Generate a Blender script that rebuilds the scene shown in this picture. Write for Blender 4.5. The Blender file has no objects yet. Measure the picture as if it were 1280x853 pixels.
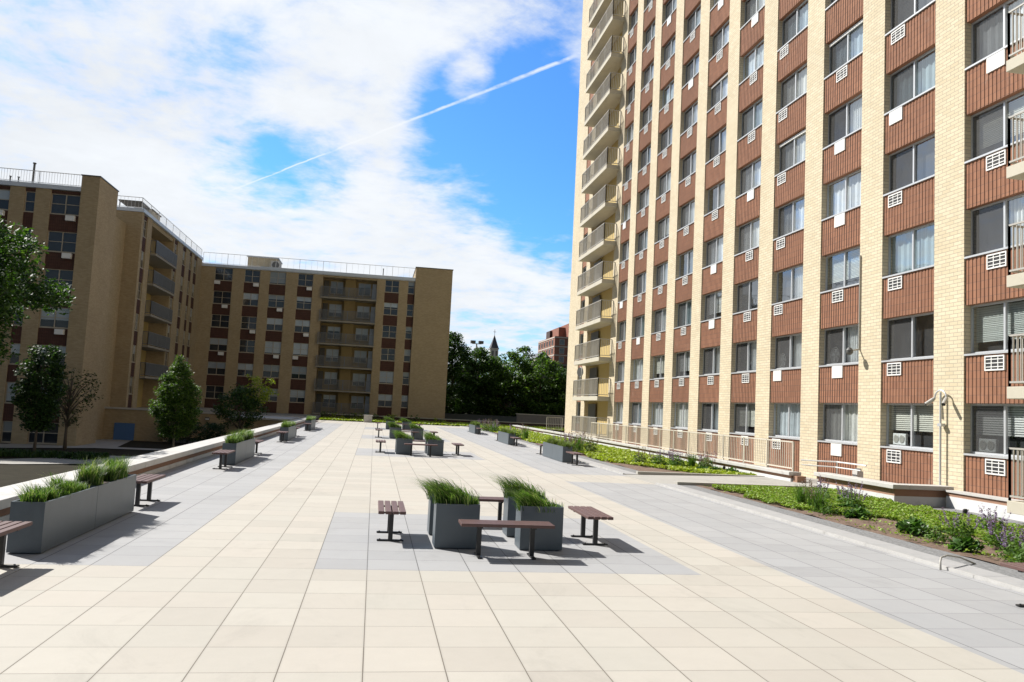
import bpy, math, random
import numpy as np
from mathutils import Vector, Matrix
random.seed(7); RNG = np.random.default_rng(11)
S = bpy.context.scene
COL = S.collection

# ------------------------------------------------------------------ camera
CAM_H = 1.98
YAW, PITCH, ROLL = 0.1649, 0.0828, 0.0494
def axes():
    cy, sy = math.cos(YAW), math.sin(YAW); cp, sp = math.cos(PITCH), math.sin(PITCH)
    f = Vector((sy*cp, cy*cp, sp)); r = Vector((cy, -sy, 0)); u = r.cross(f)
    cr, sr = math.cos(ROLL), math.sin(ROLL)
    return r*cr + u*sr, u*cr - r*sr, f
r_, u_, f_ = axes()
cam = bpy.data.objects.new('camera', bpy.data.cameras.new('camera')); COL.objects.link(cam)
cam.matrix_world = Matrix(((r_.x, u_.x, -f_.x, 0), (r_.y, u_.y, -f_.y, 0), (r_.z, u_.z, -f_.z, CAM_H), (0, 0, 0, 1)))
cam.data.sensor_width = 36; cam.data.lens = 1006.7/1280*36
cam.data.clip_start = 0.1; cam.data.clip_end = 5000
S.camera = cam

# ------------------------------------------------------------------ world and sun
SUN_DIR = Vector((-0.86, 0.74, 1.0)).normalized()
SUN_EL = math.asin(SUN_DIR.z); SUN_AZ = math.atan2(SUN_DIR.x, SUN_DIR.y)
S.view_settings.view_transform = 'Standard'; S.view_settings.look = 'None'
S.view_settings.exposure = 0.60; S.view_settings.gamma = 1.0
S.view_settings.use_curve_mapping = False
SUN_STRENGTH = 5.0
SKY_STRENGTH = 0.12

class NT:
    """short hand for node trees"""
    def __init__(s, tree): s.t = tree; s.t.nodes.clear()
    def n(s, typ, **kw):
        nd = s.t.nodes.new(typ)
        for k, v in kw.items(): setattr(nd, k, v)
        return nd
    def link(s, a, b): s.t.links.new(a, b)
    def val(s, sock, v):
        if hasattr(v, 'is_output') or isinstance(v, bpy.types.NodeSocket): s.link(v, sock)
        else: sock.default_value = v
    def math(s, op, a, b=None, c=None, clamp=False):
        nd = s.n('ShaderNodeMath', operation=op); nd.use_clamp = clamp
        s.val(nd.inputs[0], a)
        if b is not None: s.val(nd.inputs[1], b)
        if c is not None: s.val(nd.inputs[2], c)
        return nd.outputs[0]
    def vmath(s, op, a, b=None):
        nd = s.n('ShaderNodeVectorMath', operation=op)
        s.val(nd.inputs[0], a)
        if b is not None: s.val(nd.inputs[1], b)
        return nd.outputs['Value'] if op in ('DOT_PRODUCT', 'LENGTH', 'DISTANCE') else nd.outputs[0]
    def ramp(s, v, lo, hi):
        nd = s.n('ShaderNodeMapRange', interpolation_type='SMOOTHSTEP')
        s.val(nd.inputs['Value'], v); nd.inputs['From Min'].default_value = lo; nd.inputs['From Max'].default_value = hi
        return nd.outputs[0]
    def mix(s, f, a, b, blend='MIX'):
        nd = s.n('ShaderNodeMix', data_type='RGBA', blend_type=blend)
        s.val(nd.inputs[0], f); s.val(nd.inputs[6], a); s.val(nd.inputs[7], b)
        return nd.outputs[2]
    def noise(s, vec, scale, detail=4, rough=.55, dist=0):
        nd = s.n('ShaderNodeTexNoise'); 
        if vec is not None: s.link(vec, nd.inputs['Vector'])
        nd.inputs['Scale'].default_value = scale; nd.inputs['Detail'].default_value = detail
        nd.inputs['Roughness'].default_value = rough; nd.inputs['Distortion'].default_value = dist
        return nd.outputs['Fac']

def c4(c): return (c[0], c[1], c[2], 1.0)

def pxdir(x, y):
    return (f_ + r_*((x-640)/1006.7) - u_*((y-426.5)/1006.7)).normalized()

def build_world():
    w = bpy.data.worlds.new('World'); S.world = w; w.use_nodes = True
    t = NT(w.node_tree)
    out = t.n('ShaderNodeOutputWorld'); bg = t.n('ShaderNodeBackground')
    bg.inputs['Strength'].default_value = SKY_STRENGTH
    sky = t.n('ShaderNodeTexSky', sky_type='NISHITA'); sky.sun_disc = False
    sky.sun_elevation = SUN_EL; sky.sun_rotation = SUN_AZ
    sky.air_density = 1.0; sky.dust_density = 0.6; sky.ozone_density = 2.0
    tc = t.n('ShaderNodeTexCoord'); d = tc.outputs['Generated']
    sep = t.n('ShaderNodeSeparateXYZ'); t.link(d, sep.inputs[0])
    z = t.math('ADD', t.math('MAXIMUM', sep.outputs['Z'], 0.0), 0.13)
    comb = t.n('ShaderNodeCombineXYZ')
    t.link(t.math('DIVIDE', sep.outputs['X'], z), comb.inputs[0])
    t.link(t.math('DIVIDE', sep.outputs['Y'], z), comb.inputs[1])
    comb.inputs[2].default_value = 3.7
    p = comb.outputs[0]
    # wispy stretched layer and a finer puffy layer
    mp = t.n('ShaderNodeMapping'); t.link(p, mp.inputs[0]); mp.inputs['Rotation'].default_value = (0, 0, -0.35); mp.inputs['Scale'].default_value = (1.0, 1.0, 1.0)
    n1 = t.noise(mp.outputs[0], 1.15, 9, .60, .5)
    n2 = t.noise(mp.outputs[0], 3.6, 8, .62, .3)
    n3 = t.noise(mp.outputs[0], 11.0, 6, .6, .2)
    dens = t.math('ADD', t.math('MULTIPLY', n1, .44), t.math('ADD', t.math('MULTIPLY', n2, .36), t.math('MULTIPLY', n3, .24)))
    def lobe(px, py, inner, outer, squash=1.0):
        c = pxdir(px, py)
        dt = t.vmath('DOT_PRODUCT', d, tuple(c))
        nd = t.n('ShaderNodeMapRange', interpolation_type='SMOOTHSTEP')
        t.link(dt, nd.inputs['Value'])
        nd.inputs['From Min'].default_value = math.cos(math.radians(outer)); nd.inputs['From Max'].default_value = math.cos(math.radians(inner))
        return nd.outputs[0]
    # thin and thick parts of the cloud field, as directions on the sky
    bias = 0.0
    for (px, py, inner, outer, amt) in SKY_LOBES:
        bias = t.math('ADD', bias, t.math('MULTIPLY', lobe(px, py, inner, outer), amt))
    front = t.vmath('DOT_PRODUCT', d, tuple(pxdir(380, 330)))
    bias = t.math('ADD', bias, -0.012)
    wisp = t.math('ADD', dens, bias)
    cl = t.math('ADD', t.math('MULTIPLY', t.ramp(wisp, .425, .61), .72), t.math('MULTIPLY', t.ramp(wisp, .53, .68), .28))
    # contrail along a great circle
    a, b = pxdir(285, 240), pxdir(725, 68)
    nrm = a.cross(b).normalized(); mid = (a+b).normalized(); half = a.dot(mid)
    off = t.math('ABSOLUTE', t.math('ADD', t.vmath('DOT_PRODUCT', d, tuple(nrm)), t.math('MULTIPLY', t.math('SUBTRACT', n3, .5), .0045)))
    along = t.vmath('DOT_PRODUCT', d, tuple((b-a).normalized()))   # grows towards b
    wid = t.math('ADD', .0010, t.math('MULTIPLY', t.ramp(along, -.2, .25), .0017))
    band = t.math('SUBTRACT', 1.0, t.math('DIVIDE', off, wid), clamp=True)
    rng = t.ramp(t.vmath('DOT_PRODUCT', d, tuple(mid)), half-.002, half+.004)
    nb = t.math('MULTIPLY', t.ramp(n3, .28, .58), .72)
    trail = t.math('MULTIPLY', t.math('MULTIPLY', t.math('POWER', band, .6), rng), nb)
    trail = t.math('MULTIPLY', trail, t.math('SUBTRACT', 1.0, t.math('MULTIPLY', cl, .72)))
    # soften near horizon into bright haze
    hz = t.math('MULTIPLY', t.math('SUBTRACT', 1.0, t.ramp(sep.outputs['Z'], .0, .22)), .55)
    cl = t.math('MAXIMUM', cl, hz)
    shade = t.math('ADD', .74, t.math('ADD', t.math('MULTIPLY', n1, .30), t.math('MULTIPLY', n2, .26)))
    ccol = t.n('ShaderNodeVectorMath', operation='SCALE'); ccol.inputs[0].default_value = CLOUD
    t.link(t.math('MULTIPLY', shade, t.math('ADD', .30, t.math('MULTIPLY', t.ramp(front, .2, .85), .70))), ccol.inputs['Scale'])
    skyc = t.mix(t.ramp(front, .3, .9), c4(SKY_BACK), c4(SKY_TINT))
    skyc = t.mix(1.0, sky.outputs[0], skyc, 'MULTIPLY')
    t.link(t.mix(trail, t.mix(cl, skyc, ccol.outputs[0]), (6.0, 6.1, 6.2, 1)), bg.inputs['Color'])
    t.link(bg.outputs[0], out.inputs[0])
CLOUD = (4.75, 4.95, 5.2)
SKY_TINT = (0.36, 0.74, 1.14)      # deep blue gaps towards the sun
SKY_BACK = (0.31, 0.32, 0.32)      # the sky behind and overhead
SKY_LOBES = ((630, 185, 2.0, 8.5, -.15), (690, 265, .5, 5.0, -.09), (545, 120, .3, 3.5, -.07), (660, 120, .5, 5, -.08), (380, 215, .3, 4.5, -.10),
             (310, 60, .2, 3.0, -.05), (285, 225, .3, 3.0, -.05), (590, 105, .5, 2.3, .16), (560, 30, 1, 7, .08), (120, 60, 8, 26, .065), (345, 222, .3, 3.6, -.075), (255, 215, .3, 3, -.07), (420, 190, .3, 3, -.06), (-220, 180, 10, 28, .09), (430, 110, 2, 6.5, .09),
             (470, 320, 3, 12, .08), (150, 190, 3, 9, .05), (600, 390, 4, 12, .08))
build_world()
sun = bpy.data.objects.new('sun', bpy.data.lights.new('sun', 'SUN')); COL.objects.link(sun)
sun.data.energy = SUN_STRENGTH; sun.data.angle = math.radians(0.5); sun.data.color = (1.0, 0.965, 0.91)
sun.rotation_euler = (-SUN_DIR).to_track_quat('-Z', 'Y').to_euler()
sun.location = (-40, 40, 60)
S.cycles.max_bounces = 8; S.cycles.diffuse_bounces = 4; S.cycles.glossy_bounces = 3
S.cycles.transparent_max_bounces = 12; S.cycles.transmission_bounces = 4
S.cycles.use_denoising = True; S.cycles.sample_clamp_indirect = 6

# ------------------------------------------------------------------ mesh helper
class MB:
    def __init__(s): s.v = []; s.f = []; s.m = []
    def quad(s, a, b, c, d, m=0):
        n = len(s.v); s.v += [a, b, c, d]; s.f.append((n, n+1, n+2, n+3)); s.m.append(m); return s
    def box(s, x0, x1, y0, y1, z0, z1, m=0, skip=''):
        if x0 > x1: x0, x1 = x1, x0
        if y0 > y1: y0, y1 = y1, y0
        if z0 > z1: z0, z1 = z1, z0
        n = len(s.v)
        s.v += [(x0,y0,z0),(x1,y0,z0),(x1,y1,z0),(x0,y1,z0),(x0,y0,z1),(x1,y0,z1),(x1,y1,z1),(x0,y1,z1)]
        for f in ((0,3,2,1),(4,5,6,7),(0,1,5,4),(1,2,6,5),(2,3,7,6),(3,0,4,7)):
            s.f.append(tuple(n+i for i in f)); s.m.append(m)
        return s
    def prism(s, poly, z0, z1, m=0):
        n = len(s.v); k = len(poly)
        s.v += [(x, y, z0) for x, y in poly] + [(x, y, z1) for x, y in poly]
        s.f.append(tuple(n+i for i in reversed(range(k)))); s.m.append(m)
        s.f.append(tuple(n+k+i for i in range(k))); s.m.append(m)
        for i in range(k):
            j = (i+1) % k; s.f.append((n+i, n+j, n+k+j, n+k+i)); s.m.append(m)
        return s
    def tube(s, pts, rad, seg=8, m=0, cap=True):
        pts = [Vector(p) for p in pts]
        if not hasattr(rad, '__len__'): rad = [rad]*len(pts)
        base = len(s.v); prev = None
        for i, p in enumerate(pts):
            d = (pts[min(i+1, len(pts)-1)] - pts[max(i-1, 0)]).normalized()
            ref = Vector((0, 0, 1)) if abs(d.z) < .95 else Vector((1, 0, 0))
            if prev is not None: ref = prev
            a = (ref - d*ref.dot(d))
            a = a.normalized() if a.length > 1e-6 else d.orthogonal().normalized()
            prev = a; b = d.cross(a)
            for k in range(seg):
                t = 2*math.pi*k/seg; q = p + (a*math.cos(t) + b*math.sin(t))*rad[i]
                s.v.append(tuple(q))
        for i in range(len(pts)-1):
            for k in range(seg):
                k2 = (k+1) % seg; A = base+i*seg; B = A+seg
                s.f.append((A+k, A+k2, B+k2, B+k)); s.m.append(m)
        if cap:
            s.f.append(tuple(base+k for k in reversed(range(seg)))); s.m.append(m)
            A = base+(len(pts)-1)*seg; s.f.append(tuple(A+k for k in range(seg))); s.m.append(m)
        return s
    def build(s, name, mats, parent=None, off=(0, 0, 0), bevel=0, smooth=False):
        me = bpy.data.meshes.new(name)
        o = Vector(off)
        me.from_pydata([tuple(Vector(v)-o) for v in s.v], [], s.f)
        if not isinstance(mats, (list, tuple)): mats = [mats]
        for m in mats: me.materials.append(m)
        if len(mats) > 1: me.polygons.foreach_set('material_index', s.m)
        if smooth: me.polygons.foreach_set('use_smooth', [True]*len(me.polygons))
        me.update()
        return link(name, me, parent, bevel)
def link(name, me, parent=None, bevel=0, loc=None):
    ob = bpy.data.objects.new(name, me); COL.objects.link(ob)
    if parent is not None: ob.parent = parent
    if loc is not None: ob.location = loc
    if bevel:
        b = ob.modifiers.new('bevel', 'BEVEL'); b.width = bevel; b.segments = 2; b.limit_method = 'ANGLE'
    return ob
def tag(o, label=None, cat=None, group=None, kind=None):
    if label: o['label'] = label
    if cat: o['category'] = cat
    if group: o['group'] = group
    if kind: o['kind'] = kind
    return o
def thing(name, loc, label, cat, group=None, rz=0):
    o = bpy.data.objects.new(name, None); COL.objects.link(o)
    o.location = loc; o.rotation_euler = (0, 0, rz); o.empty_display_size = .3
    return tag(o, label, cat, group)
def struct(name, mb, mat):
    return tag(mb.build(name, mat), kind='structure')
KIDS = {}
def copy_tree(o, parent=None):
    c = o.copy(); COL.objects.link(c)
    if parent is not None: c.parent = parent
    for ch in list(o.children): copy_tree(ch, c)
    return c
def quads(name, V, mats, parent=None, mi=None, smooth=False):
    """V: (n,4,3) array of loose quads -> one mesh"""
    n = len(V); me = bpy.data.meshes.new(name)
    me.vertices.add(n*4); me.vertices.foreach_set('co', np.ascontiguousarray(V, dtype=np.float32).ravel())
    me.loops.add(n*4); me.loops.foreach_set('vertex_index', np.arange(n*4, dtype=np.int32))
    me.polygons.add(n); me.polygons.foreach_set('loop_start', np.arange(0, n*4, 4, dtype=np.int32))
    if not isinstance(mats, (list, tuple)): mats = [mats]
    for m in mats: me.materials.append(m)
    if mi is not None: me.polygons.foreach_set('material_index', np.asarray(mi, dtype=np.int32))
    me.update(calc_edges=True); me.validate()
    return link(name, me, parent)

# ------------------------------------------------------------------ materials
MATS = {}
def base_mat(name):
    m = bpy.data.materials.new(name); m.use_nodes = True
    t = NT(m.node_tree); out = t.n('ShaderNodeOutputMaterial'); b = t.n('ShaderNodeBsdfPrincipled')
    t.link(b.outputs[0], out.inputs[0])
    return m, t, b, out
def plain(name, col, rough=.6, metal=0, var=.12, scale=3.0, spec=.5, bump=0, bscale=60, stain=0):
    m, t, b, out = base_mat(name)
    tc = t.n('ShaderNodeTexCoord')
    n = t.noise(tc.outputs['Object'], scale, 6, .6)
    f = t.math('ADD', 1-var, t.math('MULTIPLY', n, 2*var))
    sc = t.n('ShaderNodeVectorMath', operation='SCALE'); sc.inputs[0].default_value = col; t.link(f, sc.inputs['Scale'])
    colr = sc.outputs[0]
    if stain:
        n2 = t.noise(tc.outputs['Object'], scale*.35, 8, .7, 1.0)
        colr = t.mix(t.math('MULTIPLY', t.ramp(n2, .52, .68), stain), colr, c4([c*.45 for c in col]))
    t.link(colr, b.inputs['Base Color'])
    b.inputs['Roughness'].default_value = rough; b.inputs['Metallic'].default_value = metal
    b.inputs['Specular IOR Level'].default_value = spec
    if bump:
        bp = t.n('ShaderNodeBump'); bp.inputs['Strength'].default_value = bump; bp.inputs['Distance'].default_value = .01
        t.link(t.noise(tc.outputs['Object'], bscale, 4), bp.inputs['Height']); t.link(bp.outputs[0], b.inputs['Normal'])
    return m
def brick(name, cols, mortar, bw, bh, msize=.008, offset=.5, axis='auto', rough=.85, streak=.0, var=.1, bloom=0):
    """world-space brick; the wall's horizontal run is x+y of the object coordinates"""
    m, t, b, out = base_mat(name)
    g = t.n('ShaderNodeNewGeometry')
    sep = t.n('ShaderNodeSeparateXYZ'); t.link(g.outputs['Position'], sep.inputs[0])
    nn = t.n('ShaderNodeSeparateXYZ'); t.link(g.outputs['True Normal'], nn.inputs[0])
    ax = t.math('GREATER_THAN', t.math('ABSOLUTE', nn.outputs['X']), .5)
    hx = t.math('ADD', t.math('MULTIPLY', sep.outputs['Y'], ax), t.math('MULTIPLY', sep.outputs['X'], t.math('SUBTRACT', 1.0, ax)))
    cb = t.n('ShaderNodeCombineXYZ'); t.link(hx, cb.inputs[0]); t.link(sep.outputs['Z'], cb.inputs[1])
    bt = t.n('ShaderNodeTexBrick'); t.link(cb.outputs[0], bt.inputs['Vector'])
    bt.offset = offset; bt.squash = 1.0
    bt.inputs['Color1'].default_value = c4(cols[0]); bt.inputs['Color2'].default_value = c4(cols[1]); bt.inputs['Mortar'].default_value = c4(mortar)
    bt.inputs['Scale'].default_value = 1.0; bt.inputs['Mortar Size'].default_value = msize; bt.inputs['Mortar Smooth'].default_value = .1
    bt.inputs['Bias'].default_value = 0.0; bt.inputs['Brick Width'].default_value = bw; bt.inputs['Row Height'].default_value = bh
    n = t.noise(g.outputs['Position'], .7, 6, .65)
    f = t.math('ADD', 1-var, t.math('MULTIPLY', n, 2*var))
    sc = t.n('ShaderNodeVectorMath', operation='SCALE'); t.link(bt.outputs['Color'], sc.inputs[0]); t.link(f, sc.inputs['Scale'])
    col = sc.outputs[0]
    if streak:
        mp = t.n('ShaderNodeMapping'); t.link(g.outputs['Position'], mp.inputs[0]); mp.inputs['Scale'].default_value = (2.2, 2.2, .12)
        s_ = t.noise(mp.outputs[0], 1.6, 5, .7)
        col = t.mix(t.math('MULTIPLY', t.ramp(s_, .55, .75), streak), col, c4([c*.5 for c in cols[0]]))
    if bloom:
        mp = t.n('ShaderNodeMapping'); t.link(g.outputs['Position'], mp.inputs[0]); mp.inputs['Scale'].default_value = (1, 1, .5)
        col = t.mix(t.math('MULTIPLY', t.ramp(t.noise(mp.outputs[0], 1.7, 7, .75, .6), .58, .78), bloom), col, (.55, .47, .40, 1))
    t.link(col, b.inputs['Base Color']); b.inputs['Roughness'].default_value = rough
    b.inputs['Specular IOR Level'].default_value = .25
    bp = t.n('ShaderNodeBump'); bp.inputs['Strength'].default_value = .5; bp.inputs['Distance'].default_value = .01; bp.invert = True
    t.link(bt.outputs['Fac'], bp.inputs['Height']); t.link(bp.outputs[0], b.inputs['Normal'])
    return m
TILE = 0.6096; TX0 = -0.5706; TY0 = 6.162
def paver(name, col, tint, jcol):
    m, t, b, out = base_mat(name)
    g = t.n('ShaderNodeNewGeometry'); sep = t.n('ShaderNodeSeparateXYZ'); t.link(g.outputs['Position'], sep.inputs[0])
    ux = t.math('DIVIDE', t.math('SUBTRACT', sep.outputs['X'], TX0), TILE)
    uy = t.math('DIVIDE', t.math('SUBTRACT', sep.outputs['Y'], TY0), TILE)
    def dist(u):
        fr = t.math('FRACT', u); return t.math('MINIMUM', fr, t.math('SUBTRACT', 1.0, fr))
    dx, dy = dist(ux), dist(uy)
    cb = t.n('ShaderNodeCombineXYZ'); t.link(t.math('FLOOR', ux), cb.inputs[0]); t.link(t.math('FLOOR', uy), cb.inputs[1])
    wn = t.n('ShaderNodeTexWhiteNoise', noise_dimensions='2D'); t.link(cb.outputs[0], wn.inputs['Vector'])
    ws = t.n('ShaderNodeSeparateXYZ'); t.link(wn.outputs['Color'], ws.inputs[0])
    # joint width varies a little from tile to tile
    wx = t.math('ADD', .0055, t.math('MULTIPLY', ws.outputs['X'], .0025))
    wy = t.math('ADD', .0022, t.math('MULTIPLY', ws.outputs['Y'], .0030))
    j = t.math('MAXIMUM', t.math('LESS_THAN', dx, wx), t.math('LESS_THAN', dy, wy))
    soft = t.math('MAXIMUM', t.math('SUBTRACT', 1.0, t.ramp(dx, .006, .035)), t.math('SUBTRACT', 1.0, t.ramp(dy, .004, .03)))
    c = t.mix(t.math('MULTIPLY', ws.outputs['Z'], .5), c4(col), c4(tint))
    n1 = t.noise(g.outputs['Position'], .45, 6, .6); n2 = t.noise(g.outputs['Position'], 55, 3, .7); n3 = t.noise(g.outputs['Position'], 5, 6, .7)
    f = t.math('ADD', .81, t.math('ADD', t.math('MULTIPLY', n1, .12), t.math('ADD', t.math('MULTIPLY', n2, .08), t.math('MULTIPLY', n3, .10))))
    f = t.math('MULTIPLY', f, t.math('ADD', .95, t.math('MULTIPLY', wn.outputs['Value'], .10)))
    f = t.math('MULTIPLY', f, t.math('SUBTRACT', 1.0, t.math('MULTIPLY', soft, .09)))
    mp = t.n('ShaderNodeMapping'); t.link(g.outputs['Position'], mp.inputs[0]); mp.inputs['Scale'].default_value = (1, .6, 1)
    blot = t.ramp(t.noise(mp.outputs[0], .9, 8, .72, .8), .52, .72)
    f = t.math('MULTIPLY', f, t.math('SUBTRACT', 1.0, t.math('MULTIPLY', blot, .11)))
    spot = t.ramp(t.noise(g.outputs['Position'], 2.3, 3, .5), .74, .78)
    f = t.math('MULTIPLY', f, t.math('SUBTRACT', 1.0, t.math('MULTIPLY', spot, .10)))
    sc = t.n('ShaderNodeVectorMath', operation='SCALE'); t.link(c, sc.inputs[0]); t.link(f, sc.inputs['Scale'])
    t.link(t.mix(j, sc.outputs[0], c4(jcol)), b.inputs['Base Color'])
    b.inputs['Roughness'].default_value = .8; b.inputs['Specular IOR Level'].default_value = .3
    bp = t.n('ShaderNodeBump'); bp.inputs['Strength'].default_value = .25; bp.inputs['Distance'].default_value = .004
    t.link(n2, bp.inputs['Height']); t.link(bp.outputs[0], b.inputs['Normal'])
    return m
def leafmat(name, cols, trans=.35, rough=.55):
    m = bpy.data.materials.new(name); m.use_nodes = True
    t = NT(m.node_tree); out = t.n('ShaderNodeOutputMaterial')
    g = t.n('ShaderNodeNewGeometry'); rpi = g.outputs['Random Per Island']
    cr = t.n('ShaderNodeValToRGB'); t.link(rpi, cr.inputs[0])
    els = cr.color_ramp.elements
    for i, c in enumerate(cols):
        e = els[i] if i < 2 else els.new(i/(len(cols)-1))
        e.position = i/(len(cols)-1); e.color = c4(c)
    b = t.n('ShaderNodeBsdfPrincipled'); t.link(cr.outputs[0], b.inputs['Base Color']); b.inputs['Roughness'].default_value = rough
    b.inputs['Specular IOR Level'].default_value = .3
    tr = t.n('ShaderNodeBsdfTranslucent')
    sc = t.n('ShaderNodeVectorMath', operation='MULTIPLY'); t.link(cr.outputs[0], sc.inputs[0]); sc.inputs[1].default_value = (1.5, 1.7, .7)
    t.link(sc.outputs[0], tr.inputs[0])
    mx = t.n('ShaderNodeMixShader'); mx.inputs[0].default_value = trans; t.link(b.outputs[0], mx.inputs[1]); t.link(tr.outputs[0], mx.inputs[2])
    t.link(mx.outputs[0], out.inputs[0])
    return m
def glassmat(name, tint, refl=.12, clear=.8):
    """thin pane: clear tinted glass with a fresnel sheen"""
    m = bpy.data.materials.new(name); m.use_nodes = True
    t = NT(m.node_tree); out = t.n('ShaderNodeOutputMaterial')
    tr = t.n('ShaderNodeBsdfTransparent'); tr.inputs[0].default_value = c4(tint)
    gl = t.n('ShaderNodeBsdfGlossy'); gl.inputs['Roughness'].default_value = .015; gl.inputs[0].default_value = (.9, .95, 1, 1)
    oi = t.n('ShaderNodeObjectInfo'); g = t.n('ShaderNodeNewGeometry')
    off = t.n('ShaderNodeVectorMath', operation='ADD'); t.link(g.outputs['Position'], off.inputs[0])
    nz = t.n('ShaderNodeBump'); nz.inputs['Strength'].default_value = .06; nz.inputs['Distance'].default_value = .05
    t.link(t.noise(off.outputs[0], 1.1, 2), nz.inputs['Height']); t.link(nz.outputs[0], gl.inputs['Normal'])
    cosv = t.math('ABSOLUTE', t.vmath('DOT_PRODUCT', g.outputs['Normal'], g.outputs['Incoming']))
    f = t.math('ADD', refl, t.math('MULTIPLY', t.math('POWER', t.math('SUBTRACT', 1.0, cosv, clamp=True), 5.0), (1-refl)*.8), clamp=True)
    mx = t.n('ShaderNodeMixShader'); t.link(f, mx.inputs[0]); t.link(tr.outputs[0], mx.inputs[1]); t.link(gl.outputs[0], mx.inputs[2])
    t.link(mx.outputs[0], out.inputs[0])
    return m
def curtainmat(name, cols, stripes='v', rough=.8):
    """cloth or slatted blind; tone differs from window to window"""
    m, t, b, out = base_mat(name)
    oi = t.n('ShaderNodeObjectInfo'); g = t.n('ShaderNodeNewGeometry')
    cr = t.n('ShaderNodeValToRGB'); t.link(oi.outputs['Random'], cr.inputs[0]); cr.color_ramp.interpolation = 'CONSTANT'
    els = cr.color_ramp.elements
    for i, c in enumerate(cols):
        e = els[i] if i < 2 else els.new(i/len(cols))
        e.position = i/len(cols); e.color = c4(c)
    sep = t.n('ShaderNodeSeparateXYZ'); t.link(g.outputs['Position'], sep.inputs[0])
    if stripes == 'v':
        h = t.math('ADD', sep.outputs['X'], sep.outputs['Y'])
        s_ = t.math('SINE', t.math('MULTIPLY', h, 42.0)); n = t.noise(g.outputs['Position'], 2.5, 3)
        f = t.math('ADD', .62, t.math('ADD', t.math('MULTIPLY', s_, .10), t.math('MULTIPLY', n, .5)))
    else:
        fr = t.math('FRACT', t.math('MULTIPLY', sep.outputs['Z'], 18.0))
        f = t.math('ADD', .55, t.math('MULTIPLY', t.ramp(fr, .12, .4), .5))
    sc = t.n('ShaderNodeVectorMath', operation='SCALE'); t.link(cr.outputs[0], sc.inputs[0]); t.link(f, sc.inputs['Scale'])
    t.link(sc.outputs[0], b.inputs['Base Color']); b.inputs['Roughness'].default_value = rough
    return m

M = MATS
M['beige_tile'] = paver('beige_paver', (.462, .436, .382), (.475, .428, .372), (.15, .13, .105))
M['grey_tile'] = paver('grey_paver', (.362, .362, .364), (.39, .386, .382), (.10, .10, .10))
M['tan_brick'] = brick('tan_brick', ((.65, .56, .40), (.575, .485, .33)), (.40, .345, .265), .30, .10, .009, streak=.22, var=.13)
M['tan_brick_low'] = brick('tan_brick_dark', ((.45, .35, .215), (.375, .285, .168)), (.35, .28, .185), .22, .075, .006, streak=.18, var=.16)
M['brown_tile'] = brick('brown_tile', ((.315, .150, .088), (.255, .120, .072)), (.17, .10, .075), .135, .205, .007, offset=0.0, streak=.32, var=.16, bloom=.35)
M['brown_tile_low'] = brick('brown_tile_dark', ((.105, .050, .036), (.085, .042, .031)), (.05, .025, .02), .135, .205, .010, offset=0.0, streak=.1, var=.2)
M['red_brick'] = brick('red_brick', ((.30, .12, .08), (.25, .10, .07)), (.25, .17, .13), .25, .08, .008)
M['dark_brick'] = plain('dark_brick', (.06, .035, .03), .9, var=.2)
M['ochre'] = plain('ochre_wall', (.50, .37, .14), .85, var=.1)
M['concrete'] = plain('concrete', (.42, .40, .35), .85, var=.12, scale=2, stain=.35, bump=.15)
M['slab'] = plain('balcony_concrete', (.50, .46, .37), .85, var=.1, scale=2, stain=.25)
M['coping'] = plain('white_coping', (.50, .485, .455), .7, var=.14, scale=2.5, stain=.35, bump=.1)
M['coping_shade_blue'] = plain('shade_tinted_coping', (.62, .67, .74), .45, var=.06, scale=1)  # white coping; the blue of its shade is put into the colour
M['trim_brown'] = plain('brown_band', (.30, .17, .11), .85, var=.2, scale=6)
M['membrane'] = plain('pale_base', (.62, .62, .61), .8, var=.14, scale=1.2, stain=.5)
M['kerbstone'] = plain('kerbstone', (.44, .43, .41), .8, var=.2, scale=6, stain=.3, bump=.2)
M['kerb_grey'] = plain('kerb_paver', (.36, .355, .35), .85, var=.14, scale=4, stain=.2, bump=.2)
M['planter'] = plain('slate_metal', (.082, .104, .122), .42, var=.16, scale=3.5, spec=.6, stain=.2)
M['soil'] = plain('soil', (.06, .042, .03), .95, var=.4, scale=14, bump=.6, bscale=40)
M['mulch'] = plain('mulch', (.16, .105, .075), .95, var=.5, scale=40, bump=1.0, bscale=55)
M['gravel'] = plain('gravel', (.20, .20, .20), .9, var=.95, scale=24, bump=1.0, bscale=26)
M['slat'] = plain('brown_slat', (.125, .07, .062), .55, var=.22, scale=9, spec=.4, bump=.1)
M['black_metal'] = plain('black_metal', (.014, .014, .015), .45, var=.1)
M['white_metal'] = plain('white_metal', (.78, .77, .74), .4, var=.05)
M['alu'] = plain('aluminium', (.55, .56, .57), .35, metal=.3, var=.06)
M['grey_rail'] = plain('grey_rail', (.40, .38, .34), .45, var=.06)
M['tan_rail'] = plain('cream_rail', (.60, .55, .46), .45, var=.06)
M['dark_rail'] = plain('dark_rail', (.10, .10, .095), .5, var=.1)
M['dark'] = plain('dark_opening', (.02, .02, .022), .7, var=.1)
M['frame_dark'] = plain('dark_frame', (.09, .08, .065), .5, var=.1)
M['screen'] = plain('insect_screen', (.15, .15, .15), .7, var=.18, scale=4)
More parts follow.
